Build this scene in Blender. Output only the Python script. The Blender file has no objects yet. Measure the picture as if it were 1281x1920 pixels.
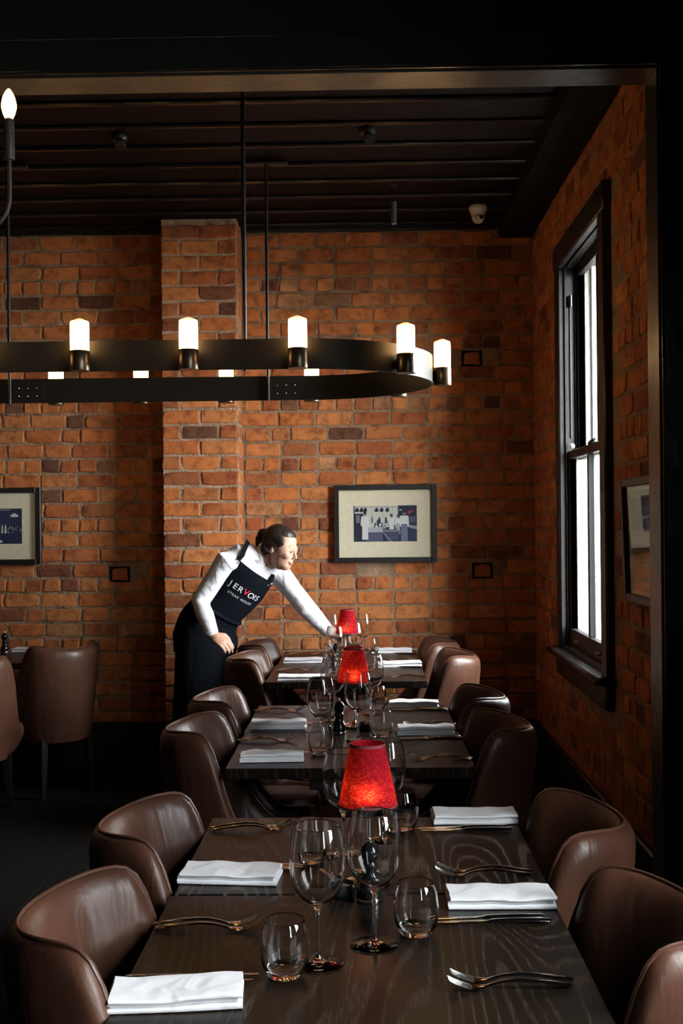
import bpy, bmesh, math, random
from mathutils import Vector, Matrix, noise as mnoise

random.seed(7)
S = bpy.context.scene
COL = S.collection
PI = math.pi
R = math.radians

# ------------------------------------------------------------------ camera
cam_d = bpy.data.cameras.new('camera')
cam = bpy.data.objects.new('camera', cam_d)
COL.objects.link(cam)
cam_d.sensor_fit = 'VERTICAL'
cam_d.sensor_height = 36.0
cam_d.sensor_width = 36.0
cam_d.lens = 2100 / 1920 * 36.0
cam_d.shift_y = 20 / 1920
cam_d.clip_start = 0.05
cam.matrix_world = (Matrix.Translation((0, 0, 1.51)) @ Matrix.Rotation(R(1.05), 4, 'Z')
                    @ Matrix.Rotation(R(90), 4, 'X') @ Matrix.Rotation(-0.0097, 4, 'Z'))
S.camera = cam

# ------------------------------------------------------------------ world, exposure
SKY = 50.0
BULB = 14.0
w = bpy.data.worlds.new('sky')
S.world = w
w.use_nodes = True
bg = w.node_tree.nodes['Background']
bg.inputs[0].default_value = (0.93, 0.97, 1.0, 1)
bg.inputs[1].default_value = SKY
S.view_settings.view_transform = 'Standard'
S.view_settings.look = 'None'
S.view_settings.gamma = 1.0
S.view_settings.use_curve_mapping = False
S.view_settings.exposure = 0.0
S.cycles.use_denoising = True
S.cycles.max_bounces = 14
S.cycles.transmission_bounces = 14
S.cycles.transparent_max_bounces = 16
S.cycles.diffuse_bounces = 3
S.cycles.glossy_bounces = 4
S.cycles.sample_clamp_indirect = 6.0
S.cycles.blur_glossy = 0.5
S.cycles.caustics_reflective = False


def portal(name, loc, rot, sx, sy):
    """daylight sampling portal lying in a window opening (gives no light of its own)"""
    l = bpy.data.lights.new(name, 'AREA')
    l.shape = 'RECTANGLE'
    l.size, l.size_y = sx, sy
    l.cycles.is_portal = True
    o = bpy.data.objects.new(name, l)
    o.location = loc
    o.rotation_euler = rot
    COL.objects.link(o)


WX = 1.062           # inner face of the right wall in the far room
NX = 1.40            # inner face of the right wall in the near room
CEIL = 3.34
BACK = 6.93
portal('window_daylight', (1.48, 5.39, 1.86), (0, R(90), 0), 2.1, 1.05)
portal('near_window_daylight', (1.62, 1.375, 1.85), (0, R(90), 0), 1.85, .70)
portal('added_window_daylight', (1.62, -.475, 1.85), (0, R(90), 0), 1.85, .80)  # lies in the unseen window added toward the front

# ------------------------------------------------------------------ materials
def nodes(name):
    m = bpy.data.materials.new(name)
    m.use_nodes = True
    nt = m.node_tree
    return m, nt, nt.nodes['Principled BSDF']


def N(nt, typ, **kw):
    n = nt.nodes.new(typ)
    for k, v in kw.items():
        setattr(n, k, v)
    return n


def ramp(nt, stops):
    r = N(nt, 'ShaderNodeValToRGB')
    e = r.color_ramp.elements
    while len(e) < len(stops):
        e.new(0.5)
    for i, (p, c) in enumerate(stops):
        e[i].position = p
        e[i].color = (*c, 1) if len(c) == 3 else c
    return r


def plain(name, col, rough=0.5, metal=0.0, bump=0.0, bscale=60, spec=0.5, rvar=0.0, coat=0.0):
    m, nt, b = nodes(name)
    L = nt.links
    b.inputs['Base Color'].default_value = (*col, 1)
    b.inputs['Roughness'].default_value = rough
    b.inputs['Metallic'].default_value = metal
    b.inputs['Specular IOR Level'].default_value = spec
    b.inputs['Coat Weight'].default_value = coat
    tc = N(nt, 'ShaderNodeTexCoord')
    nz = N(nt, 'ShaderNodeTexNoise')
    nz.inputs['Scale'].default_value = bscale
    nz.inputs['Detail'].default_value = 4
    L.new(tc.outputs['Object'], nz.inputs['Vector'])
    mx = N(nt, 'ShaderNodeMix', data_type='RGBA')
    mx.inputs[6].default_value = (*[c * 0.85 for c in col], 1)
    mx.inputs[7].default_value = (*[min(1, c * 1.12) for c in col], 1)
    L.new(nz.outputs['Fac'], mx.inputs[0])
    L.new(mx.outputs[2], b.inputs['Base Color'])
    if rvar:
        mr = N(nt, 'ShaderNodeMapRange')
        mr.inputs[3].default_value = max(0.02, rough - rvar)
        mr.inputs[4].default_value = rough + rvar
        L.new(nz.outputs['Fac'], mr.inputs[0])
        L.new(mr.outputs[0], b.inputs['Roughness'])
    if bump:
        bp = N(nt, 'ShaderNodeBump')
        bp.inputs['Strength'].default_value = bump
        bp.inputs['Distance'].default_value = 0.004
        L.new(nz.outputs['Fac'], bp.inputs['Height'])
        L.new(bp.outputs[0], b.inputs['Normal'])
    return m


def brick_mat(name, stops, island=False, dust=0.22):
    m, nt, b = nodes(name)
    L = nt.links
    tc = N(nt, 'ShaderNodeTexCoord')
    if island:
        g = N(nt, 'ShaderNodeNewGeometry')
        rnd = g.outputs['Random Per Island']
    else:
        g = N(nt, 'ShaderNodeObjectInfo')
        rnd = g.outputs['Random']
    mul = N(nt, 'ShaderNodeMath', operation='MULTIPLY')
    mul.inputs[1].default_value = 57.0
    L.new(rnd, mul.inputs[0])
    add = N(nt, 'ShaderNodeVectorMath', operation='ADD')
    L.new(tc.outputs['Object'], add.inputs[0])
    L.new(mul.outputs[0], add.inputs[1])
    base = ramp(nt, stops)
    L.new(rnd, base.inputs[0])
    # soft mottling inside each brick
    n1 = N(nt, 'ShaderNodeTexNoise')
    n1.inputs['Scale'].default_value = 14
    n1.inputs['Detail'].default_value = 5
    n1.inputs['Roughness'].default_value = 0.65
    L.new(add.outputs[0], n1.inputs['Vector'])
    r1 = ramp(nt, [(0.30, (0.42, 0.36, 0.33)), (0.5, (1, 1, 1)), (0.74, (1.35, 1.3, 1.2))])
    L.new(n1.outputs['Fac'], r1.inputs[0])
    mx = N(nt, 'ShaderNodeMix', data_type='RGBA', blend_type='MULTIPLY')
    mx.inputs[0].default_value = 1
    L.new(base.outputs[0], mx.inputs[6])
    L.new(r1.outputs[0], mx.inputs[7])
    # mortar smears
    n2 = N(nt, 'ShaderNodeTexNoise')
    n2.inputs['Scale'].default_value = 38
    n2.inputs['Detail'].default_value = 6
    n2.inputs['Roughness'].default_value = 0.7
    L.new(add.outputs[0], n2.inputs['Vector'])
    r2 = ramp(nt, [(0.56, (0, 0, 0)), (0.74, (dust, dust, dust))])
    L.new(n2.outputs['Fac'], r2.inputs[0])
    mx2 = N(nt, 'ShaderNodeMix', data_type='RGBA')
    mx2.inputs[7].default_value = (0.46, 0.30, 0.19, 1)
    L.new(r2.outputs[0], mx2.inputs[0])
    L.new(mx.outputs[2], mx2.inputs[6])
    # soot patches
    n3 = N(nt, 'ShaderNodeTexNoise')
    n3.inputs['Scale'].default_value = 7
    n3.inputs['Detail'].default_value = 3
    L.new(add.outputs[0], n3.inputs['Vector'])
    r3 = ramp(nt, [(0.64, (0, 0, 0)), (0.76, (0.8, 0.8, 0.8))])
    L.new(n3.outputs['Fac'], r3.inputs[0])
    mx3 = N(nt, 'ShaderNodeMix', data_type='RGBA')
    mx3.inputs[7].default_value = (0.06, 0.038, 0.028, 1)
    L.new(r3.outputs[0], mx3.inputs[0])
    L.new(mx2.outputs[2], mx3.inputs[6])
    L.new(mx3.outputs[2], b.inputs['Base Color'])
    b.inputs['Roughness'].default_value = 0.9
    b.inputs['Specular IOR Level'].default_value = 0.2
    bp = N(nt, 'ShaderNodeBump')
    bp.inputs['Strength'].default_value = 0.8
    bp.inputs['Distance'].default_value = 0.006
    L.new(n2.outputs['Fac'], bp.inputs['Height'])
    bp2 = N(nt, 'ShaderNodeBump')
    bp2.inputs['Strength'].default_value = 0.6
    bp2.inputs['Distance'].default_value = 0.010
    L.new(n1.outputs['Fac'], bp2.inputs['Height'])
    L.new(bp.outputs[0], bp2.inputs['Normal'])
    L.new(bp2.outputs[0], b.inputs['Normal'])
    return m


BR = [(0.0, (0.40, 0.125, 0.040)), (0.2, (0.50, 0.165, 0.048)), (0.42, (0.32, 0.090, 0.034)), (0.62, (0.52, 0.195, 0.065)),
      (0.8, (0.40, 0.140, 0.050)), (0.9, (0.24, 0.078, 0.036)), (0.95, (0.11, 0.046, 0.028)), (1.0, (0.54, 0.255, 0.11))]
M = {}
M['brick'] = brick_mat('old_brick', BR)
M['brick_far'] = brick_mat('old_brick_joined', BR, island=True)
PBR = [(0.0, (0.62, 0.46, 0.30)), (0.5, (0.68, 0.52, 0.36)), (1.0, (0.58, 0.42, 0.28))]
M['pale_brick'] = brick_mat('pale_brick', PBR)


def mortar_mat(name, col):
    m, nt, b = nodes(name)
    L = nt.links
    tc = N(nt, 'ShaderNodeTexCoord')
    n = N(nt, 'ShaderNodeTexNoise')
    n.inputs['Scale'].default_value = 9
    n.inputs['Detail'].default_value = 8
    n.inputs['Roughness'].default_value = 0.75
    L.new(tc.outputs['Object'], n.inputs['Vector'])
    r = ramp(nt, [(0.34, tuple(c * .25 for c in col)), (0.46, tuple(c * .62 for c in col)), (0.7, col)])
    L.new(n.outputs['Fac'], r.inputs[0])
    L.new(r.outputs[0], b.inputs['Base Color'])
    b.inputs['Roughness'].default_value = 0.95
    n2 = N(nt, 'ShaderNodeTexNoise')
    n2.inputs['Scale'].default_value = 70
    n2.inputs['Detail'].default_value = 6
    L.new(tc.outputs['Object'], n2.inputs['Vector'])
    bp = N(nt, 'ShaderNodeBump')
    bp.inputs['Distance'].default_value = 0.012
    L.new(n2.outputs['Fac'], bp.inputs['Height'])
    L.new(bp.outputs[0], b.inputs['Normal'])
    return m


M['mortar'] = mortar_mat('mortar', (0.40, 0.245, 0.15))
M['pier_mortar'] = mortar_mat('pale_mortar', (0.54, 0.355, 0.235))
M['black_paint'] = plain('black_paint', (0.010, 0.010, 0.0105), 0.38, bump=0.25, bscale=18, rvar=0.08)
M['black_wall'] = plain('black_wall_paint', (0.004, 0.004, 0.0045), 0.8, spec=0.2)
M['gloss_black'] = plain('gloss_black_paint', (0.012, 0.011, 0.010), 0.24, bump=0.5, bscale=16, rvar=0.08)
M['portal_gloss'] = plain('gloss_portal_paint', (0.020, 0.016, 0.012), 0.36, bump=0.7, bscale=22, rvar=0.10, spec=1.0)
M['ceiling_board'] = plain('ceiling_board', (0.0040, 0.0017, 0.0012), 0.6, bump=0.2, bscale=9, spec=0.15)
M['floor'] = plain('dark_floor', (0.005, 0.004, 0.0035), 0.75, bump=0.1, bscale=6, spec=0.15)
M['dark_metal'] = plain('bronzed_black_metal', (0.020, 0.017, 0.013), 0.5, bscale=30, spec=0.25)
M['socket'] = plain('dark_bronze', (0.14, 0.11, 0.075), 0.34, metal=0.9, bscale=30)
M['steel'] = plain('polished_steel', (0.72, 0.70, 0.67), 0.13, metal=1.0, bscale=40)
M['chrome'] = plain('chrome', (0.8, 0.8, 0.8), 0.09, metal=1.0)
M['black_lacquer'] = plain('black_lacquer', (0.008, 0.008, 0.009), 0.12, coat=0.3)
M['white_plastic'] = plain('white_plastic', (0.62, 0.60, 0.56), 0.45)
M['grey_plastic'] = plain('grey_metal', (0.16, 0.16, 0.17), 0.4, metal=0.4)
M['white_paint'] = plain('white_paint', (0.80, 0.79, 0.75), 0.5)
M['mat_board'] = plain('mount_board', (0.86, 0.74, 0.55), 0.85)
M['frame_black'] = plain('frame_black', (0.010, 0.009, 0.009), 0.40, bscale=20)
M['wood_spoon'] = plain('pale_wood', (0.42, 0.22, 0.10), 0.5, bscale=30)
M['salt'] = plain('salt', (0.8, 0.78, 0.74), 0.8, bump=0.6, bscale=300)
M['dish'] = plain('dark_glazed_bowl', (0.018, 0.022, 0.022), 0.22, coat=0.3)
M['skin'] = plain('skin', (0.52, 0.29, 0.20), 0.5, bscale=25)
M['lips'] = plain('lips', (0.40, 0.15, 0.12), 0.45)
M['hair'] = plain('dark_brown_hair', (0.020, 0.012, 0.009), 0.45, bump=0.5, bscale=90)
M['eye'] = plain('eye', (0.03, 0.02, 0.018), 0.15)
M['apron'] = plain('black_apron_cloth', (0.005, 0.006, 0.009), 0.9, bump=0.3, bscale=200, spec=0.05)
M['trouser'] = plain('black_trouser_cloth', (0.004, 0.004, 0.005), 0.9, bump=0.2, bscale=200, spec=0.05)
M['print_white'] = plain('white_print', (0.75, 0.75, 0.76), 0.7)
M['print_red'] = plain('red_print', (0.65, 0.02, 0.05), 0.7)
M['ground'] = plain('outdoor_paving', (0.20, 0.19, 0.18), 0.9, bscale=5)


def cloth_mat(name, col, scale=14, strength=0.35):
    m, nt, b = nodes(name)
    L = nt.links
    b.inputs['Base Color'].default_value = (*col, 1)
    b.inputs['Roughness'].default_value = 0.85
    b.inputs['Sheen Weight'].default_value = 0.15
    tc = N(nt, 'ShaderNodeTexCoord')
    n = N(nt, 'ShaderNodeTexNoise')
    n.inputs['Scale'].default_value = scale
    n.inputs['Detail'].default_value = 2
    n.inputs['Distortion'].default_value = 0.6
    L.new(tc.outputs['Object'], n.inputs['Vector'])
    wv = N(nt, 'ShaderNodeTexNoise')
    wv.inputs['Scale'].default_value = 900
    L.new(tc.outputs['Object'], wv.inputs['Vector'])
    b1 = N(nt, 'ShaderNodeBump')
    b1.inputs['Strength'].default_value = strength
    b1.inputs['Distance'].default_value = 0.02
    L.new(n.outputs['Fac'], b1.inputs['Height'])
    b2 = N(nt, 'ShaderNodeBump')
    b2.inputs['Strength'].default_value = 0.15
    b2.inputs['Distance'].default_value = 0.001
    L.new(wv.outputs['Fac'], b2.inputs['Height'])
    L.new(b1.outputs[0], b2.inputs['Normal'])
    L.new(b2.outputs[0], b.inputs['Normal'])
    return m


M['napkin'] = cloth_mat('white_linen', (0.80, 0.79, 0.82), 16, 0.3)
M['shirt'] = cloth_mat('white_shirt_cotton', (0.70, 0.68, 0.72), 11, 0.9)


def leather_mat():
    m, nt, b = nodes('brown_leather')
    L = nt.links
    tc = N(nt, 'ShaderNodeTexCoord')
    oi = N(nt, 'ShaderNodeObjectInfo')
    mu = N(nt, 'ShaderNodeMath', operation='MULTIPLY')
    mu.inputs[1].default_value = 31
    L.new(oi.outputs['Random'], mu.inputs[0])
    ad = N(nt, 'ShaderNodeVectorMath', operation='ADD')
    L.new(tc.outputs['Object'], ad.inputs[0])
    L.new(mu.outputs[0], ad.inputs[1])
    n = N(nt, 'ShaderNodeTexNoise')
    n.inputs['Scale'].default_value = 5
    n.inputs['Detail'].default_value = 4
    L.new(ad.outputs[0], n.inputs['Vector'])
    r = ramp(nt, [(0.3, (0.048, 0.019, 0.0115)), (0.55, (0.070, 0.0285, 0.017)), (0.75, (0.094, 0.040, 0.024))])
    L.new(n.outputs['Fac'], r.inputs[0])
    L.new(r.outputs[0], b.inputs['Base Color'])
    b.inputs['Specular IOR Level'].default_value = 0.3
    mr = N(nt, 'ShaderNodeMapRange')
    mr.inputs[3].default_value = 0.30
    mr.inputs[4].default_value = 0.46
    L.new(n.outputs['Fac'], mr.inputs[0])
    L.new(mr.outputs[0], b.inputs['Roughness'])
    # slack creases: long noise streaks running down the padding
    mp = N(nt, 'ShaderNodeMapping')
    mp.inputs['Scale'].default_value = (16, 16, 3)
    mp.inputs['Rotation'].default_value = (0.3, 0.25, 0)
    L.new(ad.outputs[0], mp.inputs['Vector'])
    cz = N(nt, 'ShaderNodeTexNoise')
    cz.inputs['Scale'].default_value = 1
    cz.inputs['Detail'].default_value = 3
    cz.inputs['Distortion'].default_value = 1.2
    L.new(mp.outputs[0], cz.inputs['Vector'])
    vo = N(nt, 'ShaderNodeTexVoronoi')
    vo.inputs['Scale'].default_value = 420
    L.new(tc.outputs['Object'], vo.inputs['Vector'])
    b1 = N(nt, 'ShaderNodeBump')
    b1.inputs['Strength'].default_value = 0.30
    b1.inputs['Distance'].default_value = 0.010
    L.new(cz.outputs['Fac'], b1.inputs['Height'])
    b2 = N(nt, 'ShaderNodeBump')
    b2.inputs['Strength'].default_value = 0.12
    b2.inputs['Distance'].default_value = 0.0006
    L.new(vo.outputs['Distance'], b2.inputs['Height'])
    L.new(b1.outputs[0], b2.inputs['Normal'])
    L.new(b2.outputs[0], b.inputs['Normal'])
    return m


M['leather'] = leather_mat()
M['piping'] = plain('leather_piping', (0.085, 0.036, 0.024), 0.30, bscale=60)
M['leg_wood'] = plain('dark_leg_wood', (0.012, 0.009, 0.007), 0.4)


def oak_mat(name, late):
    m, nt, b = nodes(name)
    L = nt.links
    tc = N(nt, 'ShaderNodeTexCoord')
    oi = N(nt, 'ShaderNodeObjectInfo')
    mu = N(nt, 'ShaderNodeMath', operation='MULTIPLY')
    mu.inputs[1].default_value = 23
    L.new(oi.outputs['Random'], mu.inputs[0])
    ad = N(nt, 'ShaderNodeVectorMath', operation='ADD')
    L.new(tc.outputs['Object'], ad.inputs[0])
    L.new(mu.outputs[0], ad.inputs[1])
    mp = N(nt, 'ShaderNodeMapping')
    mp.inputs['Scale'].default_value = (3.2, .55, 1)
    L.new(ad.outputs[0], mp.inputs['Vector'])
    n = N(nt, 'ShaderNodeTexNoise')
    n.inputs['Scale'].default_value = 1.3
    n.inputs['Detail'].default_value = 1.2
    n.inputs['Distortion'].default_value = 0.25
    L.new(mp.outputs[0], n.inputs['Vector'])
    k = N(nt, 'ShaderNodeMath', operation='MULTIPLY')
    k.inputs[1].default_value = 170.0
    L.new(n.outputs['Fac'], k.inputs[0])
    sn = N(nt, 'ShaderNodeMath', operation='SINE')
    L.new(k.outputs[0], sn.inputs[0])
    r = ramp(nt, [(0.0, (0, 0, 0)), (0.72, (0.02, 0.02, 0.02)), (0.97, (1, 1, 1))])
    h = N(nt, 'ShaderNodeMath', operation='MULTIPLY_ADD')
    h.inputs[1].default_value = 0.5
    h.inputs[2].default_value = 0.5
    L.new(sn.outputs[0], h.inputs[0])
    L.new(h.outputs[0], r.inputs[0])
    # pores: short dashes along the grain
    mp2 = N(nt, 'ShaderNodeMapping')
    mp2.inputs['Scale'].default_value = (520, 32, 20)
    L.new(ad.outputs[0], mp2.inputs['Vector'])
    n2 = N(nt, 'ShaderNodeTexNoise')
    n2.inputs['Scale'].default_value = 1
    n2.inputs['Detail'].default_value = 2
    L.new(mp2.outputs[0], n2.inputs['Vector'])
    r2 = ramp(nt, [(0.45, (0.1, 0.1, 0.1)), (0.62, (1, 1, 1))])
    L.new(n2.outputs['Fac'], r2.inputs[0])
    mlt = N(nt, 'ShaderNodeMath', operation='MULTIPLY')
    L.new(r.outputs[0], mlt.inputs[0])
    L.new(r2.outputs[0], mlt.inputs[1])
    mx = N(nt, 'ShaderNodeMix', data_type='RGBA')
    mx.inputs[6].default_value = (0.0085, 0.0058, 0.0042, 1)
    mx.inputs[7].default_value = (*late, 1)
    L.new(mlt.outputs[0], mx.inputs[0])
    L.new(mx.outputs[2], b.inputs['Base Color'])
    b.inputs['Roughness'].default_value = 0.30
    b.inputs['Specular IOR Level'].default_value = 0.15
    bp = N(nt, 'ShaderNodeBump')
    bp.inputs['Strength'].default_value = 0.25
    bp.inputs['Distance'].default_value = 0.0012
    L.new(mlt.outputs[0], bp.inputs['Height'])
    L.new(bp.outputs[0], b.inputs['Normal'])
    return m


M['oak'] = oak_mat('dark_stained_oak', (0.032, 0.024, 0.018))
M['bold_oak'] = oak_mat('dark_stained_bold_oak', (0.105, 0.082, 0.062))


def glass_mat():
    m, nt, b = nodes('clear_glass')
    b.inputs['Base Color'].default_value = (0.985, 0.99, 0.99, 1)
    b.inputs['Roughness'].default_value = 0.0
    b.inputs['IOR'].default_value = 1.5
    b.inputs['Transmission Weight'].default_value = 1.0
    return m


M['glass'] = glass_mat()


def pane_mat(name, refl=1.0):
    m, nt, b = nodes(name)
    L = nt.links
    nt.nodes.remove(b)
    out = nt.nodes['Material Output']
    t = N(nt, 'ShaderNodeBsdfTransparent')
    t.inputs[0].default_value = (0.96, 0.975, 0.97, 1)
    g = N(nt, 'ShaderNodeBsdfGlossy')
    g.inputs['Roughness'].default_value = 0.01
    lw = N(nt, 'ShaderNodeLayerWeight')
    lw.inputs[0].default_value = 0.5
    pw = N(nt, 'ShaderNodeMath', operation='POWER')
    pw.inputs[1].default_value = 4.5
    L.new(lw.outputs['Facing'], pw.inputs[0])
    mu = N(nt, 'ShaderNodeMath', operation='MULTIPLY_ADD')
    mu.inputs[1].default_value = 0.9 * refl
    mu.inputs[2].default_value = 0.035 * refl
    L.new(pw.outputs[0], mu.inputs[0])
    mx = N(nt, 'ShaderNodeMixShader')
    L.new(mu.outputs[0], mx.inputs[0])
    L.new(t.outputs[0], mx.inputs[1])
    L.new(g.outputs[0], mx.inputs[2])
    L.new(mx.outputs[0], out.inputs[0])
    return m


M['pane'] = pane_mat('window_glass')


def emit_mat(name, col, strength):
    m, nt, b = nodes(name)
    b.inputs['Base Color'].default_value = (0.8, 0.7, 0.55, 1)
    b.inputs['Emission Color'].default_value = (*col, 1)
    b.inputs['Emission Strength'].default_value = strength
    return m


M['bulb'] = emit_mat('lit_frosted_bulb', (1.0, 0.55, 0.20), BULB)
M['tube_bulb'] = emit_mat('lit_frosted_tube_bulb', (1.0, 0.55, 0.20), BULB)
_nt = M['tube_bulb'].node_tree      # the lit element sits low in the tube: the domed tip glows less
_tc, _sx = _nt.nodes.new('ShaderNodeTexCoord'), _nt.nodes.new('ShaderNodeSeparateXYZ')
_mr = _nt.nodes.new('ShaderNodeMapRange')
_nt.links.new(_tc.outputs['Object'], _sx.inputs[0])
_nt.links.new(_sx.outputs['Z'], _mr.inputs[0])
for _i, _v in ((1, .150), (2, .206), (3, BULB), (4, BULB * .065)):
    _mr.inputs[_i].default_value = _v
_nt.links.new(_mr.outputs[0], _nt.nodes['Principled BSDF'].inputs['Emission Strength'])
M['led'] = emit_mat('warm_led', (1.0, 0.45, 0.18), 60.0)


def shade_mat():
    m, nt, b = nodes('red_lamp_shade')
    L = nt.links
    nt.nodes.remove(b)
    out = nt.nodes['Material Output']
    tc = N(nt, 'ShaderNodeTexCoord')
    mp = N(nt, 'ShaderNodeMapping')
    mp.inputs['Scale'].default_value = (1, 1, 1.9)
    L.new(tc.outputs['Object'], mp.inputs['Vector'])
    vo = N(nt, 'ShaderNodeTexVoronoi', feature='SMOOTH_F1')
    vo.inputs['Scale'].default_value = 95
    vo.inputs['Smoothness'].default_value = 0.6
    nz = N(nt, 'ShaderNodeTexNoise')
    nz.inputs['Scale'].default_value = 40
    L.new(mp.outputs[0], nz.inputs['Vector'])
    mixv = N(nt, 'ShaderNodeMix', data_type='RGBA', blend_type='LINEAR_LIGHT')
    mixv.inputs[0].default_value = 0.018
    L.new(mp.outputs[0], mixv.inputs[6])
    L.new(nz.outputs['Color'], mixv.inputs[7])
    L.new(mixv.outputs[2], vo.inputs['Vector'])
    r = ramp(nt, [(0.1, (0.90, 0.13, 0.07)), (0.55, (0.38, 0.018, 0.018))])
    L.new(vo.outputs['Distance'], r.inputs[0])
    d = N(nt, 'ShaderNodeBsdfDiffuse')
    d.inputs[0].default_value = (0.24, 0.008, 0.018, 1)
    t = N(nt, 'ShaderNodeBsdfTranslucent')
    L.new(r.outputs[0], t.inputs[0])
    bp = N(nt, 'ShaderNodeBump')
    bp.inputs['Strength'].default_value = 0.4
    bp.inputs['Distance'].default_value = 0.003
    bp.invert = True
    L.new(vo.outputs['Distance'], bp.inputs['Height'])
    L.new(bp.outputs[0], d.inputs['Normal'])
    rf = N(nt, 'ShaderNodeBsdfRefraction')
    rf.inputs['Roughness'].default_value = 0.95
    rf.inputs['IOR'].default_value = 1.4
    L.new(r.outputs[0], rf.inputs[0])
    m1 = N(nt, 'ShaderNodeMixShader')
    m1.inputs[0].default_value = 0.5
    L.new(t.outputs[0], m1.inputs[1])
    L.new(rf.outputs[0], m1.inputs[2])
    mx = N(nt, 'ShaderNodeMixShader')
    mx.inputs[0].default_value = 0.45
    L.new(d.outputs[0], mx.inputs[1])
    L.new(m1.outputs[0], mx.inputs[2])
    L.new(mx.outputs[0], out.inputs[0])
    return m


M['shade'] = shade_mat()
M['shade_edge'] = plain('dark_red_binding', (0.12, 0.012, 0.018), 0.8)


def vcol_mat():
    m, nt, b = nodes('photographic_print')
    a = N(nt, 'ShaderNodeAttribute', attribute_name='ink')
    nt.links.new(a.outputs['Color'], b.inputs['Base Color'])
    b.inputs['Roughness'].default_value = 0.6
    return m


M['print'] = vcol_mat()


# ------------------------------------------------------------------ mesh helpers
def lerp(a, b, t):
    return a + (b - a) * t


def kf(keys, x):
    """smooth keyframe interpolation"""
    if x <= keys[0][0]:
        return keys[0][1]
    for (a, va), (b, vb) in zip(keys, keys[1:]):
        if x <= b:
            t = (x - a) / (b - a)
            return lerp(va, vb, t)
    return keys[-1][1]


def hermite(keys, x):
    """cubic through the keys"""
    if x <= keys[0][0]:
        return keys[0][1]
    n = len(keys)
    sl = [(keys[min(i + 1, n - 1)][1] - keys[max(i - 1, 0)][1]) / (keys[min(i + 1, n - 1)][0] - keys[max(i - 1, 0)][0]) for i in range(n)]
    for i in range(n - 1):
        (a, va), (b, vb) = keys[i], keys[i + 1]
        if x <= b:
            h = b - a
            t = (x - a) / h
            return (va * (1 + 2 * t) * (1 - t) ** 2 + h * sl[i] * t * (1 - t) ** 2 + vb * t * t * (3 - 2 * t) + h * sl[i + 1] * t * t * (t - 1))
    return keys[-1][1]


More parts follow.
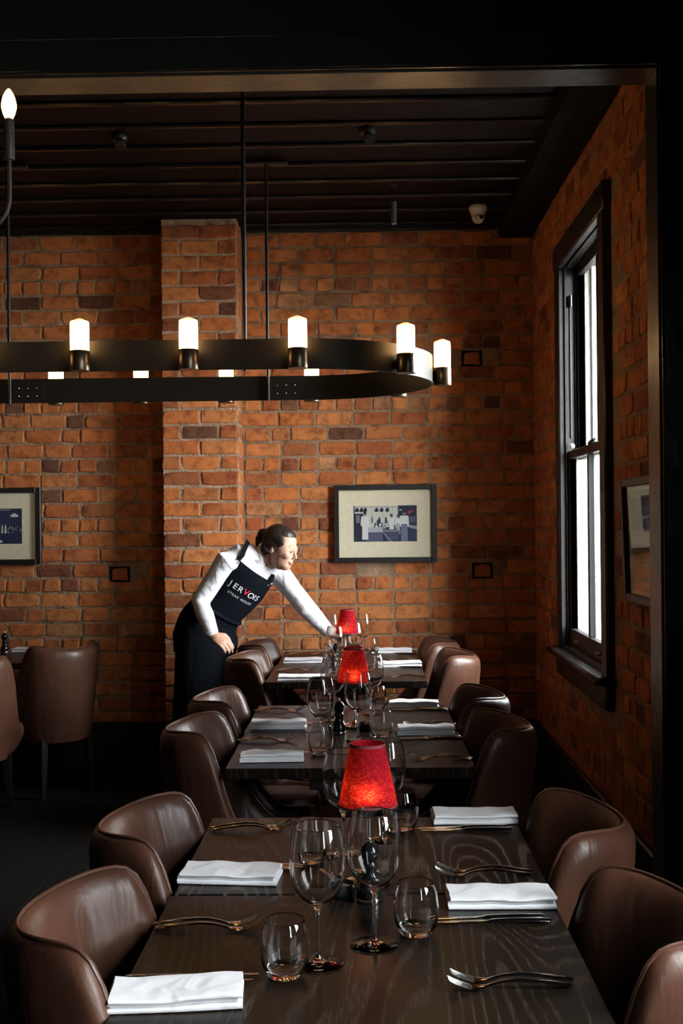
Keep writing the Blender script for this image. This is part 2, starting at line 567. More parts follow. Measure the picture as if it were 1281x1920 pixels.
class MB:
    def __init__(s):
        s.v, s.f = [], []

    def add(s, vs, fs):
        o = len(s.v)
        s.v += [tuple(p) for p in vs]
        s.f += [tuple(i + o for i in f) for f in fs]
        return s

    def box(s, a, b, c=0.0):
        """axis box between corners a and b, edges chamfered by c"""
        x0, y0, z0 = [min(p, q) for p, q in zip(a, b)]
        x1, y1, z1 = [max(p, q) for p, q in zip(a, b)]
        if c <= 0:
            vs = [(x0, y0, z0), (x1, y0, z0), (x1, y1, z0), (x0, y1, z0), (x0, y0, z1), (x1, y0, z1), (x1, y1, z1), (x0, y1, z1)]
            return s.add(vs, [(0, 3, 2, 1), (4, 5, 6, 7), (0, 1, 5, 4), (1, 2, 6, 5), (2, 3, 7, 6), (3, 0, 4, 7)])
        c = min(c, (x1 - x0) * .45, (y1 - y0) * .45, (z1 - z0) * .45)
        bm = bmesh.new()
        bmesh.ops.create_cube(bm, size=1)
        for v in bm.verts:
            v.co = Vector(((x0 + x1) / 2 + v.co.x * (x1 - x0), (y0 + y1) / 2 + v.co.y * (y1 - y0), (z0 + z1) / 2 + v.co.z * (z1 - z0)))
        bmesh.ops.bevel(bm, geom=bm.edges[:], offset=c, segments=1, affect='EDGES', profile=0.5)
        bm.verts.index_update()
        s.add([v.co for v in bm.verts], [[v.index for v in f.verts] for f in bm.faces])
        bm.free()
        return s

    def lathe(s, prof, n=24, cen=(0, 0, 0), cap=True):
        """profile [(r, z)] turned about z; r == 0 gives a pole"""
        cx, cy, cz = cen
        rings, vs, fs = [], [], []
        for r, z in prof:
            if r < 1e-6:
                rings.append([len(vs)])
                vs.append((cx, cy, cz + z))
            else:
                rings.append(list(range(len(vs), len(vs) + n)))
                for i in range(n):
                    a = 2 * PI * i / n
                    vs.append((cx + r * math.cos(a), cy + r * math.sin(a), cz + z))
        for A, B in zip(rings, rings[1:]):
            if len(A) == 1 and len(B) == 1:
                continue
            for i in range(n):
                j = (i + 1) % n
                if len(A) == 1:
                    fs.append((A[0], B[j], B[i]))
                elif len(B) == 1:
                    fs.append((A[i], A[j], B[0]))
                else:
                    fs.append((A[i], A[j], B[j], B[i]))
        if cap:
            if len(rings[0]) > 1:
                fs.append(tuple(reversed(rings[0])))
            if len(rings[-1]) > 1:
                fs.append(tuple(rings[-1]))
        return s.add(vs, fs)

    def loft(s, rings, cap=True, close=True):
        n = len(rings[0])
        vs = [p for r in rings for p in r]
        fs = []
        for k in range(len(rings) - 1):
            for i in range(n if close else n - 1):
                j = (i + 1) % n
                fs.append((k * n + i, k * n + j, (k + 1) * n + j, (k + 1) * n + i))
        if cap and close:
            fs.append(tuple(range(n - 1, -1, -1)))
            fs.append(tuple(range((len(rings) - 1) * n, len(rings) * n)))
        return s.add(vs, fs)

    def tube(s, pts, rad, n=10, round_ends=False, ref=None, aspect=1.0):
        """tapered tube; rad is one radius or one per point; aspect squashes across ref"""
        pts = [Vector(p) for p in pts]
        if not isinstance(rad, (list, tuple)):
            rad = [rad] * len(pts)
        rad = list(rad)
        if round_ends:
            d0 = (pts[0] - pts[1]).normalized()
            d1 = (pts[-1] - pts[-2]).normalized()
            pre = [(pts[0] + d0 * rad[0] * math.sin(a), rad[0] * math.cos(a)) for a in (R(80), R(55), R(28))]
            post = [(pts[-1] + d1 * rad[-1] * math.sin(a), rad[-1] * math.cos(a)) for a in (R(28), R(55), R(80))]
            pts = [p for p, _ in pre] + pts + [p for p, _ in post]
            rad = [q for _, q in pre] + rad + [q for _, q in post]
        rings = []
        up = None
        for i, p in enumerate(pts):
            t = (pts[min(i + 1, len(pts) - 1)] - pts[max(i - 1, 0)]).normalized()
            if up is None:
                up = Vector(ref) if ref else (Vector((0, 0, 1)) if abs(t.z) < 0.9 else Vector((1, 0, 0)))
            up = (up - t * up.dot(t)).normalized()
            side = t.cross(up)
            rings.append([p + side * rad[i] * math.cos(2 * PI * k / n) + up * rad[i] * aspect * math.sin(2 * PI * k / n) for k in range(n)])
        return s.loft(rings)

    def ell(s, c, r, rot=None, n=16, m=10):
        c = Vector(c)
        vs, fs = [], []
        for j in range(m + 1):
            ph = PI * j / m - PI / 2
            for i in range(n):
                a = 2 * PI * i / n
                p = Vector((r[0] * math.cos(ph) * math.cos(a), r[1] * math.cos(ph) * math.sin(a), r[2] * math.sin(ph)))
                if rot:
                    p = rot @ p
                vs.append(c + p)
        for j in range(m):
            for i in range(n):
                k = (i + 1) % n
                fs.append((j * n + i, j * n + k, (j + 1) * n + k, (j + 1) * n + i))
        return s.add(vs, fs)

    def move(s, mat):
        s.v = [tuple(mat @ Vector(p)) for p in s.v]
        return s

    def mesh(s, name, mats, smooth=True, angle=40):
        me = bpy.data.meshes.new(name)
        me.from_pydata([tuple(p) for p in s.v], [], s.f)
        me.validate()
        bm = bmesh.new()
        bm.from_mesh(me)
        bmesh.ops.remove_doubles(bm, verts=bm.verts, dist=1e-6)
        bmesh.ops.recalc_face_normals(bm, faces=bm.faces)
        if smooth:
            for f in bm.faces:
                f.smooth = True
            for e in bm.edges:
                if len(e.link_faces) == 2 and e.calc_face_angle(0) > R(angle):
                    e.smooth = False
        bm.to_mesh(me)
        bm.free()
        for m_ in (mats if isinstance(mats, (list, tuple)) else [mats]):
            me.materials.append(M[m_] if isinstance(m_, str) else m_)
        return me

    def build(s, name, mat, parent=None, smooth=True, angle=40, loc=None):
        return put(name, s.mesh(name, mat, smooth, angle), parent, loc)


def put(name, me, parent=None, loc=None):
    o = bpy.data.objects.new(name, me)
    COL.objects.link(o)
    if parent:
        o.parent = parent
    if loc is not None:
        o.location = loc
    return o


def tag(o, label=None, cat=None, group=None, kind=None):
    if label:
        o['label'] = label
    if cat:
        o['category'] = cat
    if group:
        o['group'] = group
    if kind:
        o['kind'] = kind
    return o


def thing(name, label, cat, loc=(0, 0, 0), rz=0.0, group=None):
    o = bpy.data.objects.new(name, None)
    o.empty_display_size = 0.1
    COL.objects.link(o)
    o.location = loc
    o.rotation_euler = (0, 0, rz)
    return tag(o, label, cat, group)


def struct_root(name, loc=(0, 0, 0)):
    o = bpy.data.objects.new(name, None)
    COL.objects.link(o)
    o.location = loc
    o['kind'] = 'structure'
    return o


def copy_tree(src, parent=None):
    c = src.copy()
    COL.objects.link(c)
    if parent:
        c.parent = parent
    for ch in list(src.children):
        copy_tree(ch, c)
    return c


class Kind:
    """first placement uses the built prototype itself, later ones are copies with copied parts"""
    def __init__(s, proto):
        s.p, s.used = proto, False

    def place(s, loc, rz, label, group):
        o = s.p if not s.used else copy_tree(s.p)
        s.used = True
        o.location = loc
        o.rotation_euler = (0, 0, rz)
        o['label'] = label
        o['group'] = group
        return o


def struct(name, mb, mat, parent=None, smooth=False):
    o = mb.build(name, mat, parent, smooth)
    if not parent:
        o['kind'] = 'structure'
    return o


# ------------------------------------------------------------------ bricks
def brick_mesh(L, H, D, seed, name):
    """one worn brick; local x along the course, z up, -y is the outer face; front at y=0"""
    rnd = random.Random(seed)
    nx, nz = (4, 2) if L > 0.15 else (2, 2)
    mb = MB()
    grid = []
    for j in range(nz + 1):
        for i in range(nx + 1):
            u, v = i / nx, j / nz
            x = (u - .5) * (L - .012)
            z = (v - .5) * (H - .012)
            edge = i in (0, nx) or j in (0, nz)
            jit = .0024 if edge else .006
            x += rnd.uniform(-jit, jit)
            z += rnd.uniform(-jit, jit)
            if i in (0, nx) and j in (0, nz) and rnd.random() < .35:   # knocked corner
                x *= .93
                z *= .87
            y = rnd.uniform(-.0022, .0022) + (0.0015 if edge else 0)
            grid.append((x, y, z))
    W = nx + 1
    fs = []
    for j in range(nz):
        for i in range(nx):
            a = j * W + i
            fs.append((a, a + 1, a + 1 + W, a + W))
    per = [i for i in range(W)] + [j * W + nx for j in range(1, nz + 1)] + [nz * W + i for i in range(nx - 1, -1, -1)] + [j * W for j in range(nz - 1, 0, -1)]
    vs = list(grid)
    n = len(per)
    r1 = []
    for p in per:
        x, y, z = grid[p]
        sx = 1 + .011 / L
        sz = 1 + .010 / H
        r1.append(len(vs))
        vs.append((x * sx, .007, z * sz))
    r2 = []
    for p in per:
        x, y, z = grid[p]
        r2.append(len(vs))
        vs.append((x * (1 + .012 / L), D, z * (1 + .011 / H)))
    for k in range(n):
        j = (k + 1) % n
        fs.append((per[j], per[k], r1[k], r1[j]))
        fs.append((r1[j], r1[k], r2[k], r2[j]))
    mb.add(vs, fs)
    return mb


BH, CO = 0.0815, 0.0925
STR, HED, MID = [], [], []
for k in range(8):
    STR.append(brick_mesh(.221, BH, .022, 100 + k, 'stretcher'))
for k in range(6):
    HED.append(brick_mesh(.104, BH, .022, 200 + k, 'header'))
for k in range(3):
    MID.append(brick_mesh(.162, BH, .022, 300 + k, 'part_brick'))
SETS = {}


def brick_sets(mat):
    if mat not in SETS:
        SETS[mat] = [[b.mesh(n, mat, True, 24) for b in lst] for lst, n in ((STR, 'stretcher'), (HED, 'header'), (MID, 'three_quarter_brick'))]
    return SETS[mat]


def course(u0, u1, row, rnd, stagger=True, header=False):
    """split u0..u1 into brick lengths -> [(centre, kind)]; kinds 0 stretcher 1 header 2 three-quarter"""
    out = []
    pitch = {0: .231, 1: .114, 2: .172}
    u = u0
    first = True
    if header:
        seq = 1
    while u < u1 - .06:
        k = 1 if header else 0
        if first and stagger and row % 2 and not header:
            k = 1
        if not header and rnd.random() < .07:
            k = rnd.choice((1, 2))
        if u + pitch[k] > u1 + .03:
            rem = u1 - u
            k = min((0, 1, 2), key=lambda q: abs(pitch[q] - rem))
            out.append((u + rem / 2, k, rem / pitch[k]))
            break
        out.append((u + pitch[k] / 2, k, 1.0))
        u += pitch[k]
        first = False
    return out


def lay_bricks(parent, items, mat, stuff_mat, axis, limit=300, key=None):
    """items: (pos, kind, stretch); axis: rotation about z of the wall face (0 faces -y)"""
    ms = brick_sets(mat)
    rnd = random.Random(len(items))
    if key:
        items = sorted(items, key=key)
    cs, sn = math.cos(axis), math.sin(axis)
    rest = MB()
    for i, (pos, kind, st) in enumerate(items):
        pr = rnd.uniform(-.004, .0025)
        p = Vector(pos) + Vector((sn * -pr, cs * pr, rnd.uniform(-.002, .002)))
        rot = rnd.uniform(-.012, .012)
        flip = -1 if rnd.random() < .5 else 1
        if i < limit:
            o = put('brick', rnd.choice(ms[kind]), parent)
            o.location = p
            o.rotation_euler = (0, rot, axis)
            o.scale = (st, 1, 1)
        else:
            b = rnd.choice((STR, HED, MID)[kind])
            mt = Matrix.Translation(p) @ Matrix.Rotation(axis, 4, 'Z') @ Matrix.Rotation(rot, 4, 'Y') @ Matrix.Diagonal((st, 1, 1, 1))
            o2 = len(rest.v)
            rest.v += [tuple(mt @ Vector(q)) for q in b.v]
            rest.f += [tuple(a + o2 for a in f) for f in b.f]
    if rest.v:
        o = rest.build('bricks', stuff_mat, parent)
        o['kind'] = 'stuff'


# ------------------------------------------------------------------ room: back wall
ROWS = 33
Z0 = CEIL - .03 - ROWS * CO
HOLES = [(-1.507, 1.202), (0.741, 1.205), (0.688, 2.517), (0.06, 1.20)]


def wall_items(u0, u1, face, rnd, skip=None):
    out = []
    for r_ in range(ROWS):
        z = Z0 + CO * (r_ + .5)
        if z + BH / 2 > CEIL - .02:
            continue
        for u, k, st in course(u0 + (0 if r_ % 4 else rnd.uniform(-.03, 0)), u1, r_, rnd, True, r_ % 4 == 1):
            p, half = face(u, z), (.22, .105, .16)[k] * st / 2
            if skip and skip(u, z, half):
                continue
            out.append((p, k, st))
    return out


rb = random.Random(11)
wb = struct_root('wall_back')
MB().box((-5.0, BACK + .011, 0), (WX + .4, BACK + .4, CEIL)).build('mortar_bed', 'mortar', wb, False)


def skip_hole(u, z, half):
    return any(abs(u - hu) < half + .06 and abs(z - hz) < .06 for hu, hz in HOLES)


wbl = struct_root('wall_back_left')
MB().box((-2.95, BACK + .0065, Z0), (-1.195, BACK + .012, CEIL)).build('mortar_bed', 'mortar', wbl, False)
lay_bricks(wbl, wall_items(-2.90, -1.20, lambda u, z: (u, BACK, z), rb, skip_hole), 'brick', 'brick_far', 0, 300,
           key=lambda it: (it[0][0] < -2.35, -it[0][2]))
wbr = struct_root('wall_back_right')
MB().box((-.735, BACK + .0065, Z0), (WX, BACK + .012, CEIL)).build('mortar_bed', 'mortar', wbr, False)
lay_bricks(wbr, wall_items(-.728, WX + .02, lambda u, z: (u, BACK, z), rb, skip_hole), 'brick', 'brick_far', 0, 300,
           key=lambda it: (it[0][2] < .75, -it[0][2] if it[0][2] < .75 else 0))
for hu, hz in HOLES[:3]:
    pw = wbl if hu < -1 else wbr
    MB().box((hu - .064, BACK + .001, hz - .049), (hu + .064, BACK + .007, hz + .049)).build('gap_shade', 'black_wall', pw, False)  # black slab standing in for the shade in the open gap round the brick
    o = put('brick', brick_sets('brick')[1][2], pw, (hu, BACK - .004, hz))
# pier
PF = 6.70
wp = struct_root('wall_pier')
MB().box((-1.190, PF + .0065, 0), (-.737, BACK + .05, CEIL)).build('mortar_bed', 'pier_mortar', wp, False)
items = []
for r_ in range(ROWS):
    z = Z0 + CO * (r_ + .5)
    if z + BH / 2 > CEIL - .02:
        continue
    if r_ % 2 == 0:
        seq = [(-1.195 + .1135, 0), (-1.195 + .3435, 0)]
    else:
        seq = [(-1.195 + .055, 1), (-1.195 + .229, 0), (-1.195 + .401, 1)]
    items += [((u + rb.uniform(-.003, .003), PF, z), k, 1.0) for u, k in seq]
lay_bricks(wp, items, 'brick', 'brick_far', 0)
items = []
for r_ in range(ROWS):
    z = Z0 + CO * (r_ + .5)
    if z + BH / 2 > CEIL - .02:
        continue
    items.append(((-.732, PF + .014 + .106, z), 0, .95))
lay_bricks(wp, items, 'brick', 'brick_far', R(90))
items = [((-1.195, p[0][1], p[0][2]), p[1], p[2]) for p in items]
lay_bricks(wp, items, 'brick', 'brick_far', R(-90))

struct('trim_1', MB().box((-5, BACK - .035, CEIL - .03), (-1.21, BACK + .02, CEIL + .01), .006), 'black_paint')
struct('trim_2', MB().box((-.72, BACK - .035, CEIL - .03), (WX, BACK + .02, CEIL + .01), .006), 'black_paint')
struct('trim_4', MB().box((.86, 3.69, CEIL - .085), (WX + .01, BACK, CEIL + .02), .01), 'black_wall')
struct('baseboard_back', MB().box((-5, BACK - .03, 0), (-1.21, BACK + .01, .29), .008).box((-.72, BACK - .03, 0), (WX, BACK + .01, .29), .008)
       .box((-1.22, PF - .03, 0), (-.71, PF + .01, .29), .008), 'black_paint')

# ------------------------------------------------------------------ room: right wall with the sash window
WY0, WY1, WZ0, WZ1 = 4.885, 5.865, .865, 2.83       # opening
wr = struct_root('wall_right')
OUT = WX + .40
mbr = MB()
mbr.box((WX + .006, 3.69, 0), (OUT, WY0 - .02, CEIL)).box((WX + .006, WY1 + .02, 0), (OUT, BACK + .012, CEIL))
mbr.box((WX + .006, WY0 - .02, 0), (OUT, WY1 + .02, WZ0 - .02)).box((WX + .006, WY0 - .02, WZ1 + .02), (OUT, WY1 + .02, CEIL))
mbr.build('mortar_bed', 'mortar', wr, False)
CAS = .115


def skip_win(u, z, half):
    return WY0 - CAS - half < u < WY1 + CAS + half and WZ0 - .2 < z < WZ1 + CAS + .04


rr = random.Random(5)
lay_bricks(wr, wall_items(3.70, BACK, lambda u, z: (WX, u, z), rr, skip_win), 'brick', 'brick_far', R(-90), 300,
           key=lambda it: (it[0][2] < 1.0, it[0][1]))
struct('baseboard_right', MB().box((WX - .02, 3.69, 0), (WX + .02, BACK - .03, .29), .008), 'black_paint')
# brick reveal outside the glass (far side, seen through the panes)
wo = struct_root('wall_outside')
MB().box((1.262, WY1 + .012, .5), (1.50, WY1 + .20, 3.3)).build('mortar_bed', 'white_paint', wo, False)
items = []
for r_ in range(28):
    z = .62 + CO * (r_ + .5)
    items.append(((1.262 + (.11 if r_ % 2 else .05), WY1, z), 0 if r_ % 2 else 1, .98))
    if r_ % 2 == 0:
        items.append(((1.262 + .165, WY1, z), 1, .98))
lay_bricks(wo, items, 'pale_brick', 'pale_brick', 0)

win = struct_root('window_1')
# casing boards on the room side
bev = .008
MB().box((WX - .03, WY1, WZ0 - .14), (WX + .02, WY1 + CAS, WZ1 + CAS), bev).build('casing', 'black_paint', win)
MB().box((WX - .03, WY0 - CAS, WZ0 - .14), (WX + .02, WY0, WZ1 + CAS), bev).build('casing', 'black_paint', win)
MB().box((WX - .034, WY0 - CAS - .01, WZ1), (WX + .02, WY1 + CAS + .01, WZ1 + CAS + .01), bev).build('casing', 'black_paint', win)
# lining of the opening
MB().box((WX, WY1, WZ0), (1.117, WY1 + .02, WZ1)).build('jamb', 'black_paint', win)
MB().box((1.117, WY1 - .001, WZ0), (1.205, WY1 + .02, WZ1)).build('outer_jamb', 'white_paint', win)
MB().box((WX, WY0 - .02, WZ0), (1.20, WY0, WZ1)).build('jamb', 'black_paint', win)
MB().box((WX, WY0, WZ1), (1.20, WY1, WZ1 + .02)).build('head_jamb', 'black_paint', win)
MB().box((1.205, WY1 - .025, WZ0), (1.262, WY1 + .03, WZ1)).build('outer_frame', 'white_paint', win)
MB().box((1.205, WY0 - .03, WZ0), (1.262, WY0 + .0, WZ1)).build('outer_frame', 'white_paint', win)
# parting and staff beads on the far jamb
MR = 1.845                                            # meeting rail height
MB().box((WX + .001, WY1 - .014, WZ0), (WX + .012, WY1, WZ1), .003).build('staff_bead', 'black_paint', win)
MB().box((WX + .054, WY1 - .014, MR), (WX + .064, WY1, WZ1), .003).build('parting_bead', 'black_paint', win)


def sash(x, z0, z1, bottom, top, name):
    st = .045
    f = MB()
    f.box((x - .019, WY0, z0), (x + .019, WY0 + st, z1), .004)
    f.box((x - .019, WY1 - st, z0), (x + .019, WY1, z1), .004)
    f.box((x - .019, WY0 + st, z0), (x + .019, WY1 - st, z0 + bottom), .004)
    f.box((x - .019, WY0 + st, z1 - top), (x + .019, WY1 - st, z1), .004)
    fo = f.build(name, 'black_paint', win)
    yc = (WY0 + WY1) / 2
    MB().box((x - .016, yc - .013, z0 + bottom), (x + .016, yc + .013, z1 - top), .004).build('muntin', 'black_paint', fo)
    for a, b in ((WY0 + st, yc - .013), (yc + .013, WY1 - st)):
        MB().box((x - .002, a, z0 + bottom), (x + .002, b, z1 - top)).build('pane', 'pane', fo, False)
    return fo


sash(WX + .034, WZ0, MR + .025, .085, .042, 'lower_sash')
sash(WX + .085, MR - .02, WZ1, .042, .05, 'upper_sash')
MB().box((WX - .02, WY0, WZ0 - .03), (1.262, WY1, WZ0 + .001), .002).build('stool', 'gloss_black', win)
sl = MB()
sl.box((WX - .085, WY0 - CAS - .03, WZ0 - .055), (WX + .04, WY1 + CAS + .03, WZ0 - .02), .01)
sl.build('window_sill', 'gloss_black', win)
MB().box((WX - .035, WY0 - CAS, WZ0 - .17), (WX + .01, WY1 + CAS, WZ0 - .055), .012).build('sill_apron', 'gloss_black', win)
cord = [(WX + .034, WY1 - .010, 2.66)] + [(WX + .034, WY1 - .010 + .002 * math.sin(k), 2.66 - k * .08) for k in range(1, 10)]
MB().tube(cord, .004, 6).build('sash_cord', 'grey_plastic', win)
MB().tube([(WX + .034, WY1 - .016, 2.62), (WX + .034, WY1 - .016, 2.68)], .012, 10).build('cord_pulley', 'black_lacquer', win)
MB().ell((WX + .03, WY1 - .05, MR + .05), (.013, .013, .013)).build('sash_knob', 'white_plastic', win)
MB().box((WX + .015, 5.27, MR + .025), (WX + .06, 5.36, MR + .036), .004).tube([(WX + .03, 5.26, MR + .045), (WX + .03, 5.38, MR + .038)], .007, 8).build('sash_lock', 'dark_metal', win)
for yy in (5.62, 5.12):
    MB().box((WX - .004, yy - .03, WZ0 + .03), (WX + .018, yy + .03, WZ0 + .045), .004).build('sash_lift', 'steel', win)

# ------------------------------------------------------------------ room: ceiling, floor, portal between the rooms, unseen walls
ce = struct_root('ceiling')
MB().box((-5, -2.6, CEIL + .03), (WX + .4, BACK + .4, CEIL + .12)).build('ceiling_slab', 'black_wall', ce, False)
pitch = .285
y = 3.70
plank_me = MB().box((-5, .006, .005), (WX, pitch - .006, .03), .004).mesh('plank', 'ceiling_board', False)
batten_me = MB().box((-5, -.016, -.012), (WX, .016, .008), .007).mesh('batten', 'gloss_black', False)
while y < BACK:
    o = put('plank', plank_me, ce, (0, y, CEIL))
    o = put('batten', batten_me, ce, (0, y, CEIL))
    y += pitch
fl = struct_root('floor')
MB().box((-5.2, -2.8, -.2), (WX + .4, BACK + .4, -.031)).build('sub_floor', 'black_wall', fl, False)
fp = MB().box((0, -4.8, -.03), (.138, 4.8, 0), .002).mesh('floor_board', 'floor', False)
for k in range(47):
    put('floor_board', fp, fl, (-5 + k * .14, 2.2, 0))
struct('ground_outside', MB().box((WX + .4, -6, -.3), (14, 14, -.05)), 'ground')

# portal (cased opening) : jamb right, soffit, architrave
PO = struct_root('trim_3')
JX, SZ = .942, 2.935
MB().box((JX, 3.55, 0), (JX + .03, 3.69, SZ + .03), .002).build('jamb_lining', 'portal_gloss', PO)
MB().box((-3.4, 3.55, SZ), (JX, 3.69, SZ + .03), .002).build('head_lining', 'portal_gloss', PO)
MB().box((JX + .006, 3.525, 0), (JX + .115, 3.55, SZ + .10), .006).build('architrave', 'gloss_black', PO)
MB().box((-3.4, 3.525, SZ + .006), (JX + .115, 3.549, SZ + .115), .006).build('architrave', 'gloss_black', PO)
struct('wall_partition', MB().box((JX + .03, 3.55, 0), (NX, 3.69, CEIL)).box((-5, 3.55, SZ + .03), (JX + .03, 3.69, CEIL + .03)).box((-5, 3.55, 0), (-3.4, 3.69, SZ + .03)), 'black_wall')
# near room, outside the frame: side wall with its window, plus a second one added for highlights and front light
NEARW = ((1.05, 1.70, .95, 2.75), (-.85, -.10, .95, 2.75))
nw = MB()
ys = [-2.6] + [v for q in sorted(NEARW) for v in q[:2]] + [3.69]
for a, b in zip(ys[::2], ys[1::2]):
    nw.box((NX, a, 0), (NX + .2, b, CEIL + .03))
for y0_, y1_, z0_, z1_ in NEARW:
    nw.box((NX, y0_, 0), (NX + .2, y1_, z0_)).box((NX, y0_, z1_), (NX + .2, y1_, CEIL + .03))
struct('wall_near_right', nw, 'black_wall')
struct('wall_front', MB().box((-5, -2.8, 0), (NX + .2, -2.6, CEIL + .1)), 'black_wall')
struct('wall_left', MB().box((-5.2, -2.8, 0), (-5, BACK + .4, CEIL + .1)), 'black_wall')
for wi, (y0_, y1_, z0_, z1_) in enumerate(NEARW):
    w2 = struct_root(f'window_{wi + 2}')
    fr = MB()
    ym, zm = (y0_ + y1_) / 2, (z0_ + z1_) / 2
    for a, b in ((y0_, y0_ + .045), (y1_ - .045, y1_), (ym - .013, ym + .013)):
        fr.box((NX + .05, a, z0_), (NX + .10, b, z1_), .004)
    for a, b in ((z0_, z0_ + .07), (z1_ - .05, z1_), (zm - .022, zm + .022)):
        fr.box((NX + .051, y0_ + .04, a), (NX + .099, y1_ - .04, b), .004)
    fr.build('sash', 'black_paint', w2)
    MB().box((NX + .073, y0_ + .04, z0_ + .05), (NX + .077, y1_ - .04, z1_ - .04)).build('pane', 'pane', w2, False)

# ------------------------------------------------------------------ tables
T = 0.747


def table(x, y, d, label, wdt=.78, wood='oak'):
    t = thing('dining_table', label, 'table', (x, y, 0), 0, 'dark oak dining tables')
    MB().box((-wdt / 2, -d / 2, T - .034), (wdt / 2, d / 2, T), .0025).build('tabletop', wood, t, False)
    MB().box((-.13, -d / 2 + .07, T - .085), (.13, d / 2 - .07, T - .034), .004).build('under_frame', 'leg_wood', t, False)
    MB().box((-.045, -.045, .03), (.045, .045, T - .085), .006).build('pedestal', 'leg_wood', t, False)
    MB().box((-.155, -.19, 0), (.155, .19, .03), .008).build('base_plate', 'black_paint', t, False)
    return t


table(-.012, 1.995, .598, 'front half of the nearest table pair, holding the front wine glasses and tumblers')
table(-.006, 2.601, .598, 'back half of the nearest table pair, boldly grained, under the nearest red lamp', wood='bold_oak')
table(-.045, 3.778, .598, 'front half of the middle table pair, beyond the nearest red lamp')
table(-.050, 4.383, .598, 'back half of the middle table pair, behind the middle red lamp')
table(-.083, 5.690, .632, 'front half of the farthest table pair, behind the middle lamp')
table(-.076, 6.327, .632, 'back half of the farthest table pair, nearest the brick wall')
table(-2.25, 6.51, .64, 'separate table at the left frame edge under the left framed picture', .76)

# ------------------------------------------------------------------ tub chairs (local +x is the front)
HK = [(-.30, .830), (-.20, .846), (-.14, .838), (-.11, .796), (-.09, .745), (-.075, .690), (-.05, .620), (-.02, .550), (.03, .490), (.06, .465), (.19, .455)]


def chair_path(n=60):
    pts = []
    for i in range(n + 1):
        s = -1 + 2 * i / n
        L_st, L_arc = .235, .5 * PI * .250
        tot = L_st + L_arc
        q = abs(s) * tot
        sg = 1 if s > 0 else -1
        if q < L_arc:
            ph = q / L_arc * PI / 2
            p = (-.050 - .250 * math.cos(ph), .250 * math.sin(ph) * sg)
            nrm = (math.cos(ph), -math.sin(ph) * sg)
        else:
            k = (q - L_arc)
            p = (-.050 + k, sg * (.250 - .25 * k * k))
            nrm = (0, -sg)
        pts.append((p, nrm))
    return pts


def make_chair():
    t = thing('tub_chair', 'x', 'chair')
    prof = [(.050, .0, .31), (.034, .15, 0), (.014, .55, 0), (.004, .80, 0), (.0, .93, 0), (.0, None, -.048), (.003, None, -.026),
            (.012, None, -.009), (.024, None, -.001), (.033, None, -.0015), (.044, None, -.010), (.056, None, -.034), (.064, None, -.080), (.071, None, -.15), (.080, None, -.24), (.086, 'b', .40), (.086, 'b', .31)]
    rings = []
    seam = []
    seam_in = []
    P = chair_path()
    for i, ((x, y), (nx, ny)) in enumerate(P):
        H = hermite(HK, x)
        ring = []
        # padding is thinner toward the arm fronts
        for d, fr_, z in prof:
            if fr_ is None:
                zz = max(H + z, .42)
            elif fr_ == 'b':
                zz = z
            elif fr_ == 0:
                zz = .31
            else:
                zz = .31 + (H - .05 - .31) * fr_
            flare = -.012 * max(0, (zz - .62) / .22) * max(0, nx)      # the back leans outward near its top
            wob = .0035 * mnoise.noise(Vector((x * 9, y * 9, zz * 5 + d * 30)))
            if d > .05 and z and z < -.03 or fr_ == 'b':
                d = d + .045 * max(0, nx) * min(1, max(0, (H - zz) / .35))     # the back pad leans inward lower down
            dd = d + flare + wob
            ring.append(Vector((x + nx * dd, y + ny * dd, zz)))
        rings.append(ring)
        fl_ = .027 - .012 * max(0, (H - .62) / .22) * max(0, nx)
        seam.append(Vector((x + nx * fl_, y + ny * fl_, H + .0015)))
    body = MB()
    n = len(prof)
    body.loft(rings, cap=True, close=True)
    body.build('tub_shell', 'leather', t, angle=70)
    MB().tube(seam, .0036, 6).build('piping', 'piping', t)
    # seat cushion, rounded in front
    cu = []
    for z, inset in ((.31, .02), (.33, .0), (.43, .0), (.458, .012), (.470, .05), (.474, .12)):
        ring = []
        for k in range(36):
            a = 2 * PI * k / 36
            ca, sa = math.cos(a), math.sin(a)
            ex = abs(ca) ** .6 * (1 if ca > 0 else -1)
            ey = abs(sa) ** .6 * (1 if sa > 0 else -1)
            ring.append((.015 + ex * (.192 - inset), ey * (.126 - inset * .9), z + .006 * (1 - abs(ey))))
        cu.append(ring)
    MB().loft(cu).build('seat_cushion', 'leather', t)
    for sx in (-1, 1):
        for sy in (-1, 1):
            lx, ly = (-.165 if sx < 0 else .155), sy * .15
            MB().loft([[(lx + sx * .012 * (1 - k) + a * (.013 + .008 * k), ly + sy * .012 * (1 - k) + b * (.013 + .008 * k), .33 * k)
                        for a, b in ((-1, -1), (1, -1), (1, 1), (-1, 1))] for k in (0, 1)]).build('leg', 'leg_wood', t, False)
    return t


